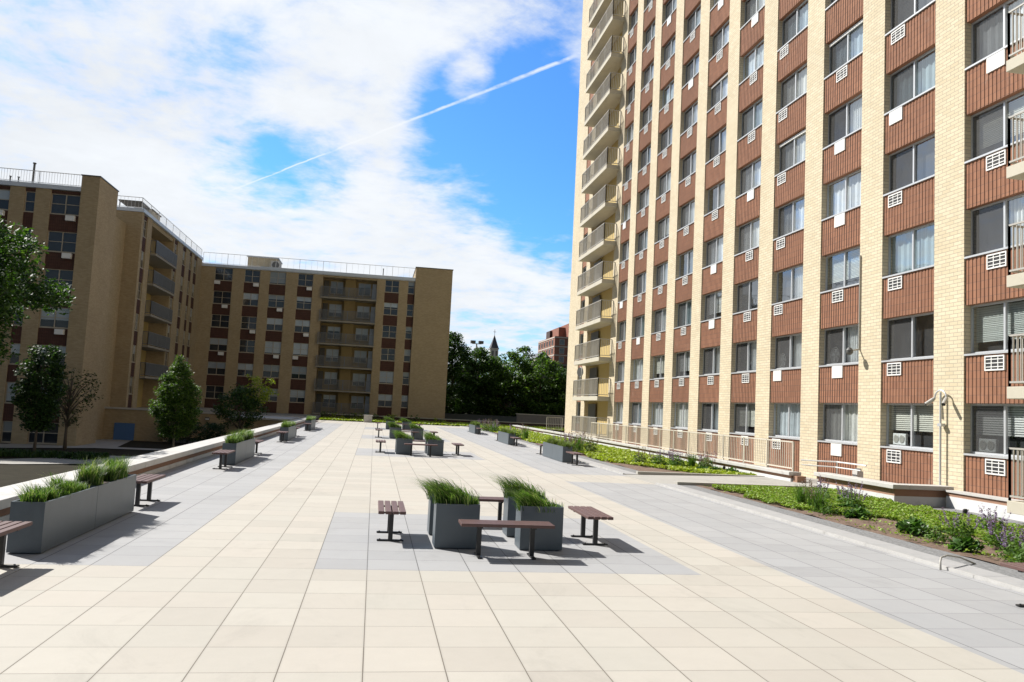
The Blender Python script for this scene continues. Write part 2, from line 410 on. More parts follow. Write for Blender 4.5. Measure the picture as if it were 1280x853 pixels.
def screenmat(name, col, open_):
    m = bpy.data.materials.new(name); m.use_nodes = True
    t = NT(m.node_tree); out = t.n('ShaderNodeOutputMaterial'); g = t.n('ShaderNodeNewGeometry')
    oi = t.n('ShaderNodeObjectInfo')
    d = t.n('ShaderNodeBsdfDiffuse'); sc = t.n('ShaderNodeVectorMath', operation='SCALE'); sc.inputs[0].default_value = col
    t.link(t.math('ADD', .7, t.math('ADD', t.math('MULTIPLY', oi.outputs['Random'], .5), t.math('MULTIPLY', t.noise(g.outputs['Position'], 3, 3), .3))), sc.inputs['Scale'])
    t.link(sc.outputs[0], d.inputs[0]); tr = t.n('ShaderNodeBsdfTransparent')
    mx = t.n('ShaderNodeMixShader'); mx.inputs[0].default_value = open_; t.link(d.outputs[0], mx.inputs[1]); t.link(tr.outputs[0], mx.inputs[2])
    t.link(mx.outputs[0], out.inputs[0]); return m
M['mesh_screen'] = screenmat('mesh_screen', (.09, .09, .09), .45)
M['glass'] = glassmat('window_glass', (.93, .97, .98), .24)
M['glass_dark'] = glassmat('dark_window_glass', (.45, .5, .55), .10)
M['curtain'] = curtainmat('curtain', ((.70, .70, .69), (.45, .52, .56), (.72, .70, .65), (.32, .40, .42), (.62, .66, .68), (.78, .78, .78)))
M['blind'] = curtainmat('blind', ((.62, .60, .52), (.66, .65, .62), (.48, .50, .46)), 'h')
M['room'] = plain('dark_room', (.03, .03, .033), .9, var=.3, scale=1)
M['blind_low'] = curtainmat('roller_blind', ((.62, .60, .56), (.5, .5, .5), (.70, .68, .64), (.40, .38, .34)), 'h')
M['court'] = plain('court_dirt_shaded', (.036, .032, .022), .95, spec=.05, var=.4, scale=1.5, bump=.3)  # bare dirt, coloured darker to hold the big tree's shade
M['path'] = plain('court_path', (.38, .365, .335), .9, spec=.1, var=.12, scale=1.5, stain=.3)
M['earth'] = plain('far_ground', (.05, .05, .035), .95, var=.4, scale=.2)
M['blue_paint'] = plain('blue_paint', (.07, .16, .36), .5, var=.1)
M['bark'] = plain('bark', (.11, .085, .06), .9, var=.35, scale=18, bump=.8, bscale=30)
M['bark_pale'] = plain('pale_bark', (.20, .17, .12), .9, var=.3, scale=18, bump=.6, bscale=30)
M['roofing'] = plain('roofing', (.16, .15, .145), .9, var=.2)
M['slate_roof'] = plain('slate_roof', (.06, .065, .08), .7, var=.2)
M['stone_band'] = plain('stone_band', (.48, .42, .36), .8, var=.1)
M['lf_grass'] = leafmat('planter_grass', ((.022, .05, .010), (.045, .10, .018), (.075, .15, .028), (.11, .20, .04), (.17, .24, .07), (.34, .35, .20)), .35)
M['lf_sedge'] = leafmat('sedge', ((.045, .085, .02), (.10, .17, .04), (.19, .22, .08), (.10, .10, .04)), .35)
M['lf_sedum'] = leafmat('sedum', ((.11, .20, .02), (.19, .31, .03), (.30, .42, .05), (.17, .24, .045), (.24, .24, .07)), .25)
M['lf_sedum_far'] = leafmat('sedum_yellow', ((.18, .24, .02), (.28, .36, .03), (.40, .45, .05), (.22, .28, .04)), .25)
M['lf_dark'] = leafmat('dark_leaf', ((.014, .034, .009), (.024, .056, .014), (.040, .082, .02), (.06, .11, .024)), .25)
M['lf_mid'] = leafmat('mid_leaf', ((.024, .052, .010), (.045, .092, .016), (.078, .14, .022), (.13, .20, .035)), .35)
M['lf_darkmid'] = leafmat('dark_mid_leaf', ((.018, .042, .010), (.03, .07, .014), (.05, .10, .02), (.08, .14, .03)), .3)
M['lf_maple'] = leafmat('maple_leaf', ((.014, .035, .008), (.024, .058, .011), (.045, .095, .016), (.085, .15, .026)), .35)
M['lf_yellow'] = leafmat('yellow_leaf', ((.14, .18, .02), (.24, .28, .03), (.34, .36, .05)), .35)
M['lf_olive'] = leafmat('olive_leaf', ((.03, .045, .015), (.05, .07, .02), (.07, .09, .03)), .3)
M['lf_hosta'] = leafmat('hosta_leaf', ((.025, .07, .012), (.05, .12, .02), (.08, .16, .03)), .25, .4)
M['lf_herb'] = leafmat('herb_leaf', ((.05, .11, .02), (.09, .17, .03), (.13, .22, .04)), .3)
M['flower'] = leafmat('purple_spike', ((.14, .08, .22), (.22, .14, .32), (.30, .22, .38), (.16, .12, .14)), .2)
M['flower_dry'] = leafmat('dry_spike', ((.20, .13, .12), (.26, .18, .16), (.16, .13, .09)), .2)

# ------------------------------------------------------------------ vegetation builders
def rand_unit(n):
    v = RNG.normal(size=(n, 3)); return v/np.linalg.norm(v, axis=1, keepdims=True)
def leaf_quads(P, size, up=.5, jitter=.5, aspect=.55):
    """leaf-shaped quads at points P, facing mostly upwards and outwards"""
    n = len(P)
    N = rand_unit(n); N[:, 2] = np.abs(N[:, 2]) + up; N /= np.linalg.norm(N, axis=1, keepdims=True)
    A = np.cross(N, rand_unit(n)); A /= np.linalg.norm(A, axis=1, keepdims=True); B = np.cross(N, A)
    s = size*(1 + jitter*(RNG.random(n)-.5)*2)[:, None]
    tip = P + A*s*.5; tail = P - A*s*.5
    l = P + B*s*aspect*.5 - N*s*.08 + A*s*.05; r = P - B*s*aspect*.5 - N*s*.08 + A*s*.05
    return np.stack([tail, r, tip, l], 1)
def clump_cloud(centers, radii, per, squash=.62):
    out = []
    for c, r in zip(centers, radii):
        n = max(3, int(per*(r**2)))
        d = rand_unit(n)*(RNG.random(n)**.45)[:, None]*r; d[:, 2] *= squash
        out.append(np.asarray(c)+d)
    return np.concatenate(out)
def crown_points(profile, zs, n_cl, r_cl, per, gap=.0):
    """profile: radius as function of height; clump centres near the surface, a few inside"""
    cs, rs = [], []
    z0, z1 = zs
    while len(cs) < n_cl:
        z = random.uniform(z0, z1); R = profile((z-z0)/(z1-z0))
        if random.random() > (R/max(profile(i/10) for i in range(11)))**1.2 + .05: continue
        a = random.uniform(0, 2*math.pi); q = R*math.sqrt(random.uniform(.25, 1.0))
        q *= random.uniform(.86, 1.06)
        cs.append((q*math.cos(a), q*math.sin(a), z)); rs.append(r_cl*random.uniform(.6, 1.25))
    return cs, rs
def make_tree(name, loc, label, cat, group, profile, zs, n_cl, r_cl, per, leaf, leafm, trunk_r, barkm, stretch=(1, 1), limbs=7, extra=None, shift=(0, 0)):
    t = thing(name, loc, label, cat, group)
    cs, rs = crown_points(profile, zs, n_cl, r_cl, per)
    cs = [(c[0]*stretch[0]+shift[0], c[1]*stretch[1]+shift[1], c[2]) for c in cs]
    P = clump_cloud(cs, rs, per)
    quads('crown', leaf_quads(P, leaf), leafm, t)
    if extra: quads('yellow_foliage', leaf_quads(clump_cloud(extra[0], extra[1], per), leaf), extra[2], t)
    mb = MB(); h = zs[0] + (zs[1]-zs[0])*.75
    bend = [(0, 0, 0)]
    for i in range(1, 6):
        k = i/5; bend.append((shift[0]*k*k + random.uniform(-.5, .5)*trunk_r, shift[1]*k*k + random.uniform(-.5, .5)*trunk_r, h*k))
    mb.tube(bend, [trunk_r*(1.25 if i == 0 else 1-.14*i) for i in range(6)], 9)
    tg = random.sample(cs, min(limbs, len(cs)))
    for c in tg:
        s = min(.95, max(.3, (c[2]/h)*random.uniform(.55, .8)))
        i = min(4, int(s*5)); p0 = Vector(bend[i]).lerp(Vector(bend[i+1]), s*5-i); c = Vector(c)
        mid = p0.lerp(c, .5) + Vector((0, 0, .12*(c-p0).length))
        mb.tube([p0, mid, c], [trunk_r*.45, trunk_r*.28, trunk_r*.10], 6)
    mb.build('trunk', barkm, t, smooth=True)
    return t
def blades(base, n, h, lean, spread, width, droop=.6, hv=.35):
    """arching grass blades as strips of three quads; base = (m,3) tuft centres"""
    idx = RNG.integers(0, len(base), n); P = np.asarray(base)[idx] + np.c_[RNG.normal(0, spread, (n, 2)), np.zeros(n)]
    a = RNG.random(n)*2*np.pi; d = np.c_[np.cos(a), np.sin(a)]*(.25+.75*RNG.random(n))[:, None]
    L = h*(1-hv+2*hv*RNG.random(n))
    out = d*L[:, None]*.5 + np.asarray(lean)[None]*L[:, None]
    side = np.c_[-np.sin(a), np.cos(a), np.zeros(n)]*(width*.5)
    V = []
    def pt(k):
        q = P.copy(); q[:, :2] += out*(k**1.7); q[:, 2] += L*(k - droop*.5*k**2.2)
        return q
    ks = [0, .38, .72, 1.0]; ws = [1, .95, .7, .12]
    for i in range(3):
        p, q = pt(ks[i]), pt(ks[i+1])
        V.append(np.stack([p-side*ws[i], p+side*ws[i], q+side*ws[i+1], q-side*ws[i+1]], 1))
    return np.stack(V, 1).reshape(-1, 4, 3)   # islands stay per quad
def blade_mesh(name, V3, mat, parent=None):
    """join the three quads of each blade so that each blade is one island"""
    n = len(V3)//3; V = V3.reshape(n, 3, 4, 3)
    pts = np.stack([V[:, 0, 0], V[:, 0, 1], V[:, 1, 0], V[:, 1, 1], V[:, 2, 0], V[:, 2, 1], V[:, 2, 2], V[:, 2, 3]], 1).reshape(-1, 3)
    k = (np.arange(n)*8)[:, None]
    F = np.concatenate([k+np.array([[0, 1, 3, 2]]), k+np.array([[2, 3, 5, 4]]), k+np.array([[4, 5, 6, 7]])], 0)
    me = bpy.data.meshes.new(name); me.vertices.add(len(pts)); me.vertices.foreach_set('co', pts.astype(np.float32).ravel())
    m = len(F); me.loops.add(m*4); me.loops.foreach_set('vertex_index', F.astype(np.int32).ravel())
    me.polygons.add(m); me.polygons.foreach_set('loop_start', np.arange(0, m*4, 4, dtype=np.int32))
    me.materials.append(mat); me.update(calc_edges=True); me.validate()
    return me

# ================================================================== the setting
struct('ground', MB().box(-1500, 1500, -400, 2500, -2.6, -1.97), M['earth'])
GX = TX0 - 3*TILE       # seam between the left grey strip and the beige field
def sheet(mb, x0, x1, y0, y1, z): return mb.quad((x0, y0, z), (x1, y0, z), (x1, y1, z), (x0, y1, z))
PL_L, PL_R, PL_END, PL_NEAR = -5.05, 8.095, 76.2, -6.0
def ty(j): return TY0 + j*TILE
def tx(i): return TX0 + i*TILE
RGX = tx(10) - .135     # left edge of the right grey strip
RGX = 5.42
GY0, GY1 = ty(6), ty(14)
clusters = [9.80, 29.92, 43.3, 57.6]
struct('plaza_slab', MB().box(PL_L+.02, PL_R, PL_NEAR, PL_END, -1.96, -.012), M['concrete'])
bm_b, bm_g = MB(), MB()
# beige field, split round the grey rectangles
ys = [PL_NEAR]
rects = [(y0, ty(6+8) if i == 0 else y0+8*TILE-.35) for i, y0 in enumerate(clusters)]
cy = PL_NEAR
for (a, b_) in rects:
    sheet(bm_b, GX, RGX, cy, a, 0)
    sheet(bm_b, GX, tx(0), a, b_, 0); sheet(bm_b, 4.20, RGX, a, b_, 0)
    sheet(bm_g, tx(0), 4.20, a, b_, 0); cy = b_
sheet(bm_b, GX, RGX, cy, PL_END, 0)
sheet(bm_b, PL_L+.02, GX, PL_NEAR, GY0, 0); sheet(bm_g, PL_L+.02, GX, GY0, 68.0, 0); sheet(bm_b, PL_L+.02, GX, 68.0, PL_END, 0)
sheet(bm_g, RGX, PL_R, PL_NEAR, 22.3, 0); sheet(bm_b, RGX, PL_R, 22.3, 24.9, 0); sheet(bm_g, RGX, PL_R, 24.9, 70.5, 0); sheet(bm_b, RGX, PL_R, 70.5, PL_END, 0)
struct('plaza_beige_paving', bm_b, M['beige_tile']); struct('plaza_grey_paving', bm_g, M['grey_tile'])

# kerb, gravel strip and planting beds on the right
k = MB(); k2 = MB()
for (a, b_) in ((-6.0, 22.35), (25.45, 76.2)):
    y = a
    while y < b_:
        y2 = min(y+1.22, b_); k.box(8.10, 8.155, y+.004, y2-.004, -.2, .045); k2.box(8.16, 8.68, y+.006, y2-.002, -.2, .028); y = y2
struct('kerb', k, M['kerbstone']); struct('kerb_paving', k2, M['kerb_grey'])
BED1 = (-6.0, 22.35); BED2 = (25.45, 80.0)
g = MB(); sheet(g, 8.68, 9.22, *BED1, .020); sheet(g, 8.68, 9.2, *BED2, .020); sheet(g, 13.2, 14.75, 8, 18.6, .012)
struct('gravel_strip', g, M['gravel'])
def bumpy(x0, x1, y0, y1, nx, ny, amp, z):
    mb = MB(); hs = [[z+amp*(math.sin(i*1.7+j*.9)*.5+random.uniform(-.5, .5)) for j in range(ny+1)] for i in range(nx+1)]
    X = lambda i: x0+(x1-x0)*i/nx; Y = lambda j: y0+(y1-y0)*j/ny
    mb.v = [(X(i), Y(j), hs[i][j]) for i in range(nx+1) for j in range(ny+1)]
    mb.f = [(i*(ny+1)+j, (i+1)*(ny+1)+j, (i+1)*(ny+1)+j+1, i*(ny+1)+j+1) for i in range(nx) for j in range(ny)]
    mb.m = [0]*len(mb.f); return mb
struct('mulch_bed', bumpy(9.20, 13.6, -6, 22.35, 22, 120, .03, .02), M['mulch'])
tag(bumpy(9.18, 13.0, 25.45, 76.2, 14, 120, .03, .02).build('mulch_bed', M['mulch']), kind='structure')
struct('bed_base', MB().box(8.02, 14.9, -6, 80, -1.96, -.05), M['concrete'])
# far green strip at the end of the plaza
struct('far_lawn', MB().box(-5.0, 20.0, 76.2, 84.5, -1.9, .02), M['soil'])
# concrete walkway to the building
wk = MB().prism([(8.10, 22.36), (13.3, 22.36), (13.3, 25.44), (8.10, 25.44)], -.3, .004)
wk.v[4] = (8.10, 22.36, .006); wk.v[7] = (8.10, 25.44, .006); wk.v[5] = (13.3, 22.36, .11); wk.v[6] = (13.3, 25.44, .11)
struct('walkway', wk, M['path'])
struct('terrace_walk', MB().box(13.3, 14.84, 18.95, 62, -.6, .115), M['path'])
kb = MB().box(8.6, 13.1, 25.44, 25.6, -.2, .12); kb.box(8.7, 13.0, 22.2, 22.36, -.2, .10)
struct('walkway_kerb', kb, M['concrete'])

# sunken courtyard on the left
CZ = -1.9
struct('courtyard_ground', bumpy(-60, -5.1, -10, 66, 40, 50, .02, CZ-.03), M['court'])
pth = MB()
def poly(mb, pts, z): n = len(mb.v); mb.v += [(x, y, z) for x, y in pts]; mb.f.append(tuple(range(n, n+len(pts)))); mb.m.append(0)
poly(pth, [(-40, 42.6), (-17.0, 42.6), (-12.7, 45.0), (-8.5, 46.6), (-8.5, 50.0), (-15.0, 50.0), (-18.4, 45.3), (-40, 45.3)], CZ+.006)
poly(pth, [(-40, 52.9), (-21.9, 52.9), (-17.5, 55.8), (-13.4, 55.8), (-8.6, 55.5), (-8.6, 57.0), (-16.6, 57.4), (-18.0, 65.8), (-21.8, 65.8), (-23.0, 56.6), (-40, 56.4)], CZ+.006)
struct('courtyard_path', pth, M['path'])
struct('far_bank', MB().prism([(0, -1.9), (28, -1.9), (28, .9), (8, .9)], 0, 1), M['earth']).matrix_world = Matrix(((0, 0, 90, -10), (1, 0, 0, 90), (0, 1, 0, 0), (0, 0, 0, 1)))

# ------------------------------------------------------------------ parapets and low walls
def capped_wall(name, label, cat, loc, segs, base_m='membrane', cope=.11, over=.10, band=.14):
    """segs: (x0,x1,y0,y1,z0,ztop) — pale base, brown band, white coping"""
    t = thing(name, loc, label, cat); b1, b2, b3 = MB(), MB(), MB()
    for (x0, x1, y0, y1, z0, z1) in segs:
        b1.box(x0, x1, y0, y1, z0, z1-cope-band); b2.box(x0+.015, x1-.015, y0+.015, y1-.015, z1-cope-band, z1-cope)
        b3.box(x0-over, x1+over, y0-over, y1+over, z1-cope, z1)
    b1.build('wall_base', M[base_m], t, loc); b2.build('brick_band', M['trim_brown'], t, loc); b3.build('coping', M['coping'], t, loc, bevel=.012)
    return t
segs = []; y = -6.0
while y < 71.5: segs.append((-5.38, -5.06, y, min(y+3.0, 71.5)-.24, -1.9, .42)); y += 3.0
t = thing('parapet_wall', (-5.2, 30, 0), 'long white capped parapet wall between the plaza and the sunken courtyard', 'wall')
a_, b_, c_ = MB(), MB(), MB(); y = -6.0
while y < 71.5:
    y2 = min(y+2.4, 71.5); a_.box(-5.36, -5.06, y+.004, y2-.004, -1.95, .10); y = y2
b_.box(-5.33, -5.09, -6, 71.5, .10, .25)
y = -6.0
while y < 71.5:
    y2 = min(y+3.6, 71.5); c_.box(-5.56, -4.93, y+.004, y2-.004, .25, .385); y = y2
a_.build('wall_base', M['membrane'], t, t.location); b_.build('brick_band', M['trim_brown'], t, t.location); c_.build('coping', M['coping'], t, t.location, bevel=.012)

t = thing('terrace_wall', (13.1, 40, 0), 'long low capped wall carrying the cream railing beside the tower', 'wall')
a_, b_, c_ = MB(), MB(), MB()
a_.box(13.04, 13.30, 23.75, 61.5, -.3, .20); b_.box(13.055, 13.29, 23.76, 61.5, .20, .30)
y = 23.7
while y < 61.5:
    y2 = min(y+3.05, 61.5); c_.box(12.96, 13.38, y+.004, y2-.004, .30, .41); y = y2
a_.build('wall_base', M['membrane'], t, t.location); b_.build('brick_band', M['trim_brown'], t, t.location); c_.build('coping', M['coping'], t, t.location, bevel=.012)
b_ = MB(); b_.box(13.1, 13.4, 23.45, 23.7, -.3, .30); b_.build('end_pier', M['trim_brown'], t, t.location)

t = thing('corner_wall', (13.4, 20, 0), 'short low wall with white cap turning the corner behind the purple flowers', 'wall')
a_, b_, c_ = MB(), MB(), MB()
a_.box(13.10, 13.34, 18.7, 22.3, -.3, .24); a_.box(13.34, 14.70, 18.7, 18.94, -.3, .24)
b_.box(13.12, 13.32, 18.72, 22.28, .24, .42); b_.box(13.32, 14.68, 18.72, 18.92, .24, .42)
c_.box(13.0, 13.46, 18.6, 22.34, .42, .53); c_.box(13.462, 14.72, 18.6, 19.06, .42, .53)
a_.build('wall_base', M['membrane'], t, t.location); b_.build('brick_band', M['trim_brown'], t, t.location); c_.build('coping', M['coping'], t, t.location, bevel=.012)
v = MB().box(14.2, 14.4, 22.0, 22.25, .11, .62); v.tube([(14.3, 22.1, .62), (14.3, 22.1, .7)], .09, 10)
tag(v.build('vent_box', M['coping'], None, (0, 0, 0)), 'small white vent box on the ledge behind the corner wall', 'vent')
t = thing('base_ledge', (14.6, 14, 0), 'pale low ledge with brown band at the foot of the tower beside the gravel', 'ledge')
MB().box(14.45, 14.78, 9, 18.55, -.3, .30).build('ledge_base', M['membrane'], t, t.location)
MB().box(14.47, 14.78, 9, 18.55, .30, .40).build('brick_band', M['trim_brown'], t, t.location)
MB().box(14.43, 14.78, 9, 18.55, .40, .45).build('coping', M['coping'], t, t.location)

def railing_mb(mb_post, mb_rail, mb_bar, p0, p1, z0, z1, post_gap=1.6, bar_gap=.13, rail=.022, bar=.008, gap=.1, ends=True):
    p0, p1 = Vector((*p0, 0)), Vector((*p1, 0)); L = (p1-p0).length; n = max(1, round(L/post_gap))
    d = (p1-p0)/L
    for i in range(n+1):
        if (i in (0, n)) and not ends: continue
        q = p0 + d*(L*i/n); mb_post.box(q.x-rail, q.x+rail, q.y-rail, q.y+rail, z0, z1)
    for z in (z0+gap, z1):
        s_ = d.cross(Vector((0, 0, 1)))*rail; a, b = p0-s_, p1+s_
        mb_rail.box(min(a.x, b.x), max(a.x, b.x), min(a.y, b.y), max(a.y, b.y), z-.02, z+.02)
    m = int(L/bar_gap)
    for i in range(1, m):
        q = p0 + d*(L*i/m); mb_bar.box(q.x-bar, q.x+bar, q.y-bar, q.y+bar, z0+gap+.015, z1-.015)

def split_posts(P, mat, t):
    for i in range(0, len(P.v), 8):
        q = MB(); q.v = P.v[i:i+8]; q.f = [tuple(k-i for k in f) for f in P.f[i//8*6:i//8*6+6]]; q.m = [0]*6
        q.build('post', mat, t, t.location)
t = thing('terrace_railing', (13.15, 36, .41), 'long cream metal railing on the low wall beside the tower', 'railing')
P, R_, B = MB(), MB(), MB()
railing_mb(P, R_, B, (13.17, 23.85), (13.17, 48.0), .41, 1.34, 1.72, .135)
for y in (30, 38, 46): pass
split_posts(P, M['tan_rail'], t); R_.build('rails', M['tan_rail'], t, t.location); B.build('balusters', M['tan_rail'], t, t.location)
t = thing('far_railing', (14.1, 62.5, .35), 'short cream railing beyond the far corner of the tower', 'railing')
P, R_, B = MB(), MB(), MB()
railing_mb(P, R_, B, (13.5, 62.5), (14.75, 62.5), .35, 1.40, 1.2, .13)
split_posts(P, M['grey_rail'], t); R_.build('rails', M['grey_rail'], t, t.location); B.build('balusters', M['grey_rail'], t, t.location)
capped_wall('low_wall', 'pale low wall under the railing beyond the far tower corner', 'wall', (13.6, 70, 0), [(13.5, 13.8, 62.2, 78.0, -1.0, .34)])
t = thing('handrail', (13.6, 22.9, .6), 'white horizontal handrail at the gap between the terrace walls', 'handrail')
h = MB().tube([(13.3, 23.6, .80), (14.1, 22.9, .82), (14.1, 21.4, .82)], .022, 8); h.tube([(13.3, 23.55, .66), (14.05, 22.9, .66), (14.05, 21.6, .66)], .018, 8)
h.build('rail', M['white_metal'], t, t.location)
h = MB().tube([(14.1, 22.9, .11), (14.1, 22.9, .82)], .018, 8); h.build('post', M['white_metal'], t, t.location)

# ================================================================== the tower
TX = 14.80; FH = 2.5202; SILL = 1.406; HEAD = 2.665; NFL = 16; TOPZ = SILL + FH*NFL + .9
PB = 3.4303; WW = 2.299
def yl(k): return 18.375 - (k-10)*PB
tower = thing('apartment_tower', (TX, 40, 0), 'tall tan brick apartment tower with brown spandrels and rows of sliding windows', 'building')
TO = tower.location
w = MB()
w.box(15.22, 34, 6.0, 49.2, -1.9, TOPZ)                       # body behind the bays
w.box(15.16, 34, 49.2, 57.0, -1.9, TOPZ); w.box(15.22, 34, 57.0, 61.86, -1.9, TOPZ)
w.box(TX, 15.22, 58.42, 61.86, -1.9, TOPZ)                    # far corner
w.box(TX+.004, 15.22, 56.10, 57.14, -1.9, TOPZ); w.box(TX+.004, 15.2, 49.05, 50.2, -1.9, TOPZ)
w.box(14.3, 34.3, 5.8, 62.1, TOPZ, TOPZ+.25)
w.build('wall', M['tan_brick'], tower, TO)
rec = MB().box(15.10, 15.155, 50.2, 56.1, 0, TOPZ-.3); rec.build('balcony_wall', M['ochre'], tower, TO)
for k in range(1, 11):                                        # pilaster on the near side of every bay
    y1 = yl(k)-WW; y0 = yl(k+1)
    if k == 10: y0 = 14.95
    MB().box(TX, 15.22, y0, y1, -1.0, TOPZ-.01).build('pilaster', M['tan_brick'], tower, TO)
MB().box(TX, 15.22, 6, 9.5, -1.0, TOPZ-.01).build('pilaster', M['tan_brick'], tower, TO)
MB().box(TX+.002, 15.22, yl(1)-.35, 49.06, -1.0, TOPZ-.01).build('pilaster', M['tan_brick'], tower, TO)
VIS = {10: 5, 9: 6, 8: 7, 7: 7, 6: 8, 5: 9, 4: 10, 3: 11, 2: 12, 1: 13}   # rows the view takes in, bay by bay
VISW = {k: v+1 for k, v in VIS.items()}
upper = MB()
def ribbed(mb, y0, y1, z0, z1, x=TX+.055, depth=.013, pitch=.135, rib=.088):
    """one connected sheet of vertical tile ribs facing -X"""
    pr_ = []; n = max(1, round((y1-y0)/pitch)); p = (y1-y0)/n; g = (p-rib)/2
    for i in range(n):
        y = y0+i*p; pr_ += [(x, y), (x, y+g), (x-depth, y+g+.006), (x-depth, y+p-g-.006), (x, y+p-g)]
    pr_.append((x, y1)); b0 = len(mb.v)
    mb.v += [(a, b, z0) for a, b in pr_] + [(a, b, z1) for a, b in pr_]; k = len(pr_)
    for i in range(k-1): mb.f.append((b0+i+1, b0+i, b0+k+i, b0+k+i+1)); mb.m.append(0)
    mb.v += [(15.2, y1, z0), (15.2, y0, z0), (15.2, y1, z1), (15.2, y0, z1)]; q = b0+2*k
    mb.f.append(tuple([b0+i for i in range(k)]+[q, q+1])); mb.m.append(0)
    mb.f.append(tuple([b0+k+i for i in reversed(range(k))]+[q+3, q+2])); mb.m.append(0)
    return mb
for k in range(1, 11):                                        # brown spandrels
    y1 = yl(k)-(.345 if k == 1 else -.002); y0 = yl(k)-WW-.002
    for n in range(-1, NFL):
        z0, z1 = (HEAD+n*FH if n >= 0 else -1.0), (SILL+(n+1)*FH-.055 if n < NFL-1 else TOPZ-.01)
        if n < VIS[k]-1: ribbed(MB(), y0, y1, z0, z1).build('spandrel', M['brown_tile'], tower, TO)
        else: ribbed(upper, y0, y1, z0, z1)
for n in range(-1, NFL-2): upper.box(TX+.05, 15.2, 57.13, 58.43, HEAD+n*FH if n >= 0 else -.5, SILL+(n+1)*FH-.3)
tag(upper.build('upper_spandrels', M['brown_tile'], tower, TO), kind='stuff')

# window kit; local origin at the far lower corner of the opening, running towards the camera (-Y)
WH = HEAD-SILL
def win_frame(wd, h, mb=None, recess=.15):
    mb = mb or MB(); X = recess
    mb.box(X, X+.06, -.045, 0, 0, h); mb.box(X, X+.06, -wd, -wd+.045, 0, h)
    mb.box(X, X+.06, -wd+.045, -.045, h-.05, h); mb.box(X, X+.06, -wd+.045, -.045, 0, .05)
    mb.box(X-.012, X+.05, -wd/2-.03, -wd/2+.03, .05, h-.05)
    mb.box(-.045, X+.02, -wd-.0, 0, -.052, -.004)            # projecting sill
    return mb
def mesh_of(mb, name, mat):
    o = mb.build(name, mat); me = o.data; bpy.data.objects.remove(o); return me
KIT = {}
def kit(wd, h):
    key = (round(wd, 2), round(h, 2))
    if key in KIT: return KIT[key]
    d = {}
    d['frame'] = mesh_of(win_frame(wd, h), 'window', M['alu'])
    d['screen'] = mesh_of(MB().quad((.166, -.045, .05), (.166, -wd/2+.03, .05), (.166, -wd/2+.03, h-.05), (.166, -.045, h-.05)), 'screen', M['mesh_screen'])
    d['glass'] = mesh_of(MB().quad((.19, -wd/2-.03, .05), (.19, -wd+.045, .05), (.19, -wd+.045, h-.05), (.19, -wd/2-.03, h-.05)), 'pane', M['glass'])
    d['glass2'] = mesh_of(MB().quad((.178, -.045, .05), (.178, -wd/2+.03, .05), (.178, -wd/2+.03, h-.05), (.178, -.045, h-.05)), 'pane', M['glass'])
    c = MB(); n = 26
    for i in range(n):                                        # pleated cloth
        ya, yb = -wd+.02+(wd-.04)*i/n, -wd+.02+(wd-.04)*(i+1)/n
        xa, xb = .30+.022*math.sin(i*2.1), .30+.022*math.sin((i+1)*2.1)
        c.quad((xa, ya, .02), (xb, yb, .02), (xb, yb, h-.02), (xa, ya, h-.02))
    d['curtain'] = mesh_of(c, 'curtain', M['curtain'])
    c = MB()
    for i in range(n):
        ya, yb = -wd+.02+(wd*.48)*i/n, -wd+.02+(wd*.48)*(i+1)/n
        xa, xb = .30+.022*math.sin(i*2.1), .30+.022*math.sin((i+1)*2.1)
        c.quad((xa, ya, .02), (xb, yb, .02), (xb, yb, h-.02), (xa, ya, h-.02))
    d['curtain_half'] = mesh_of(c, 'curtain', M['curtain'])
    c = MB(); m = 20
    for i in range(m): z = .3+(h-.36)*i/m; c.quad((.27, -wd+.05, z), (.27, -.05, z), (.29, -.05, z+.048), (.29, -wd+.05, z+.048))
    d['blind'] = mesh_of(c, 'blind', M['blind'])
    c = MB()
    for i in range(13): z = h-.08-.058*i; c.quad((.27, -wd+.05, z), (.27, -.05, z), (.29, -.05, z+.048), (.29, -wd+.05, z+.048))
    d['blind_short'] = mesh_of(c, 'blind', M['blind'])
    KIT[key] = d; return d
VAL = mesh_of(MB().box(.10, .15, -2.2, -.05, 1.12, 1.21), 'valance', M['white_metal'])
ROOM = mesh_of(MB().quad((.40, -2.3, 0), (.40, 0, 0), (.40, 0, 1.26), (.40, -2.3, 1.26)), 'room_back', M['room'])
def tower_window(k, n, wd=WW, y=None):
    kd = kit(wd, WH)
    y = (yl(k) if y is None else y)
    loc = Vector((TX+.045, y, SILL+n*FH)) - TO
    o = link('window', kd['frame'], tower, loc=loc)
    if random.random() < .80: link('screen', kd['screen'], o)
    link('pane', kd['glass2'], o); link('pane', kd['glass'], o)
    r = random.random()
    if n == 0 and k in (9, 10): link('blind', kd['blind_short'], o)
    elif r < .70: link('curtain', kd['curtain'], o) if (k, n) not in ((8, 1), (7, 1)) else link('curtain', kd['curtain_half'], o)
    elif r < .84: link('curtain', kd['curtain_half'], o)
    elif r < .95: link('blind', kd['blind'], o)
    if (k, n) in ((7, 4), (8, 5), (5, 6)): link('valance', VAL, o)
    return o
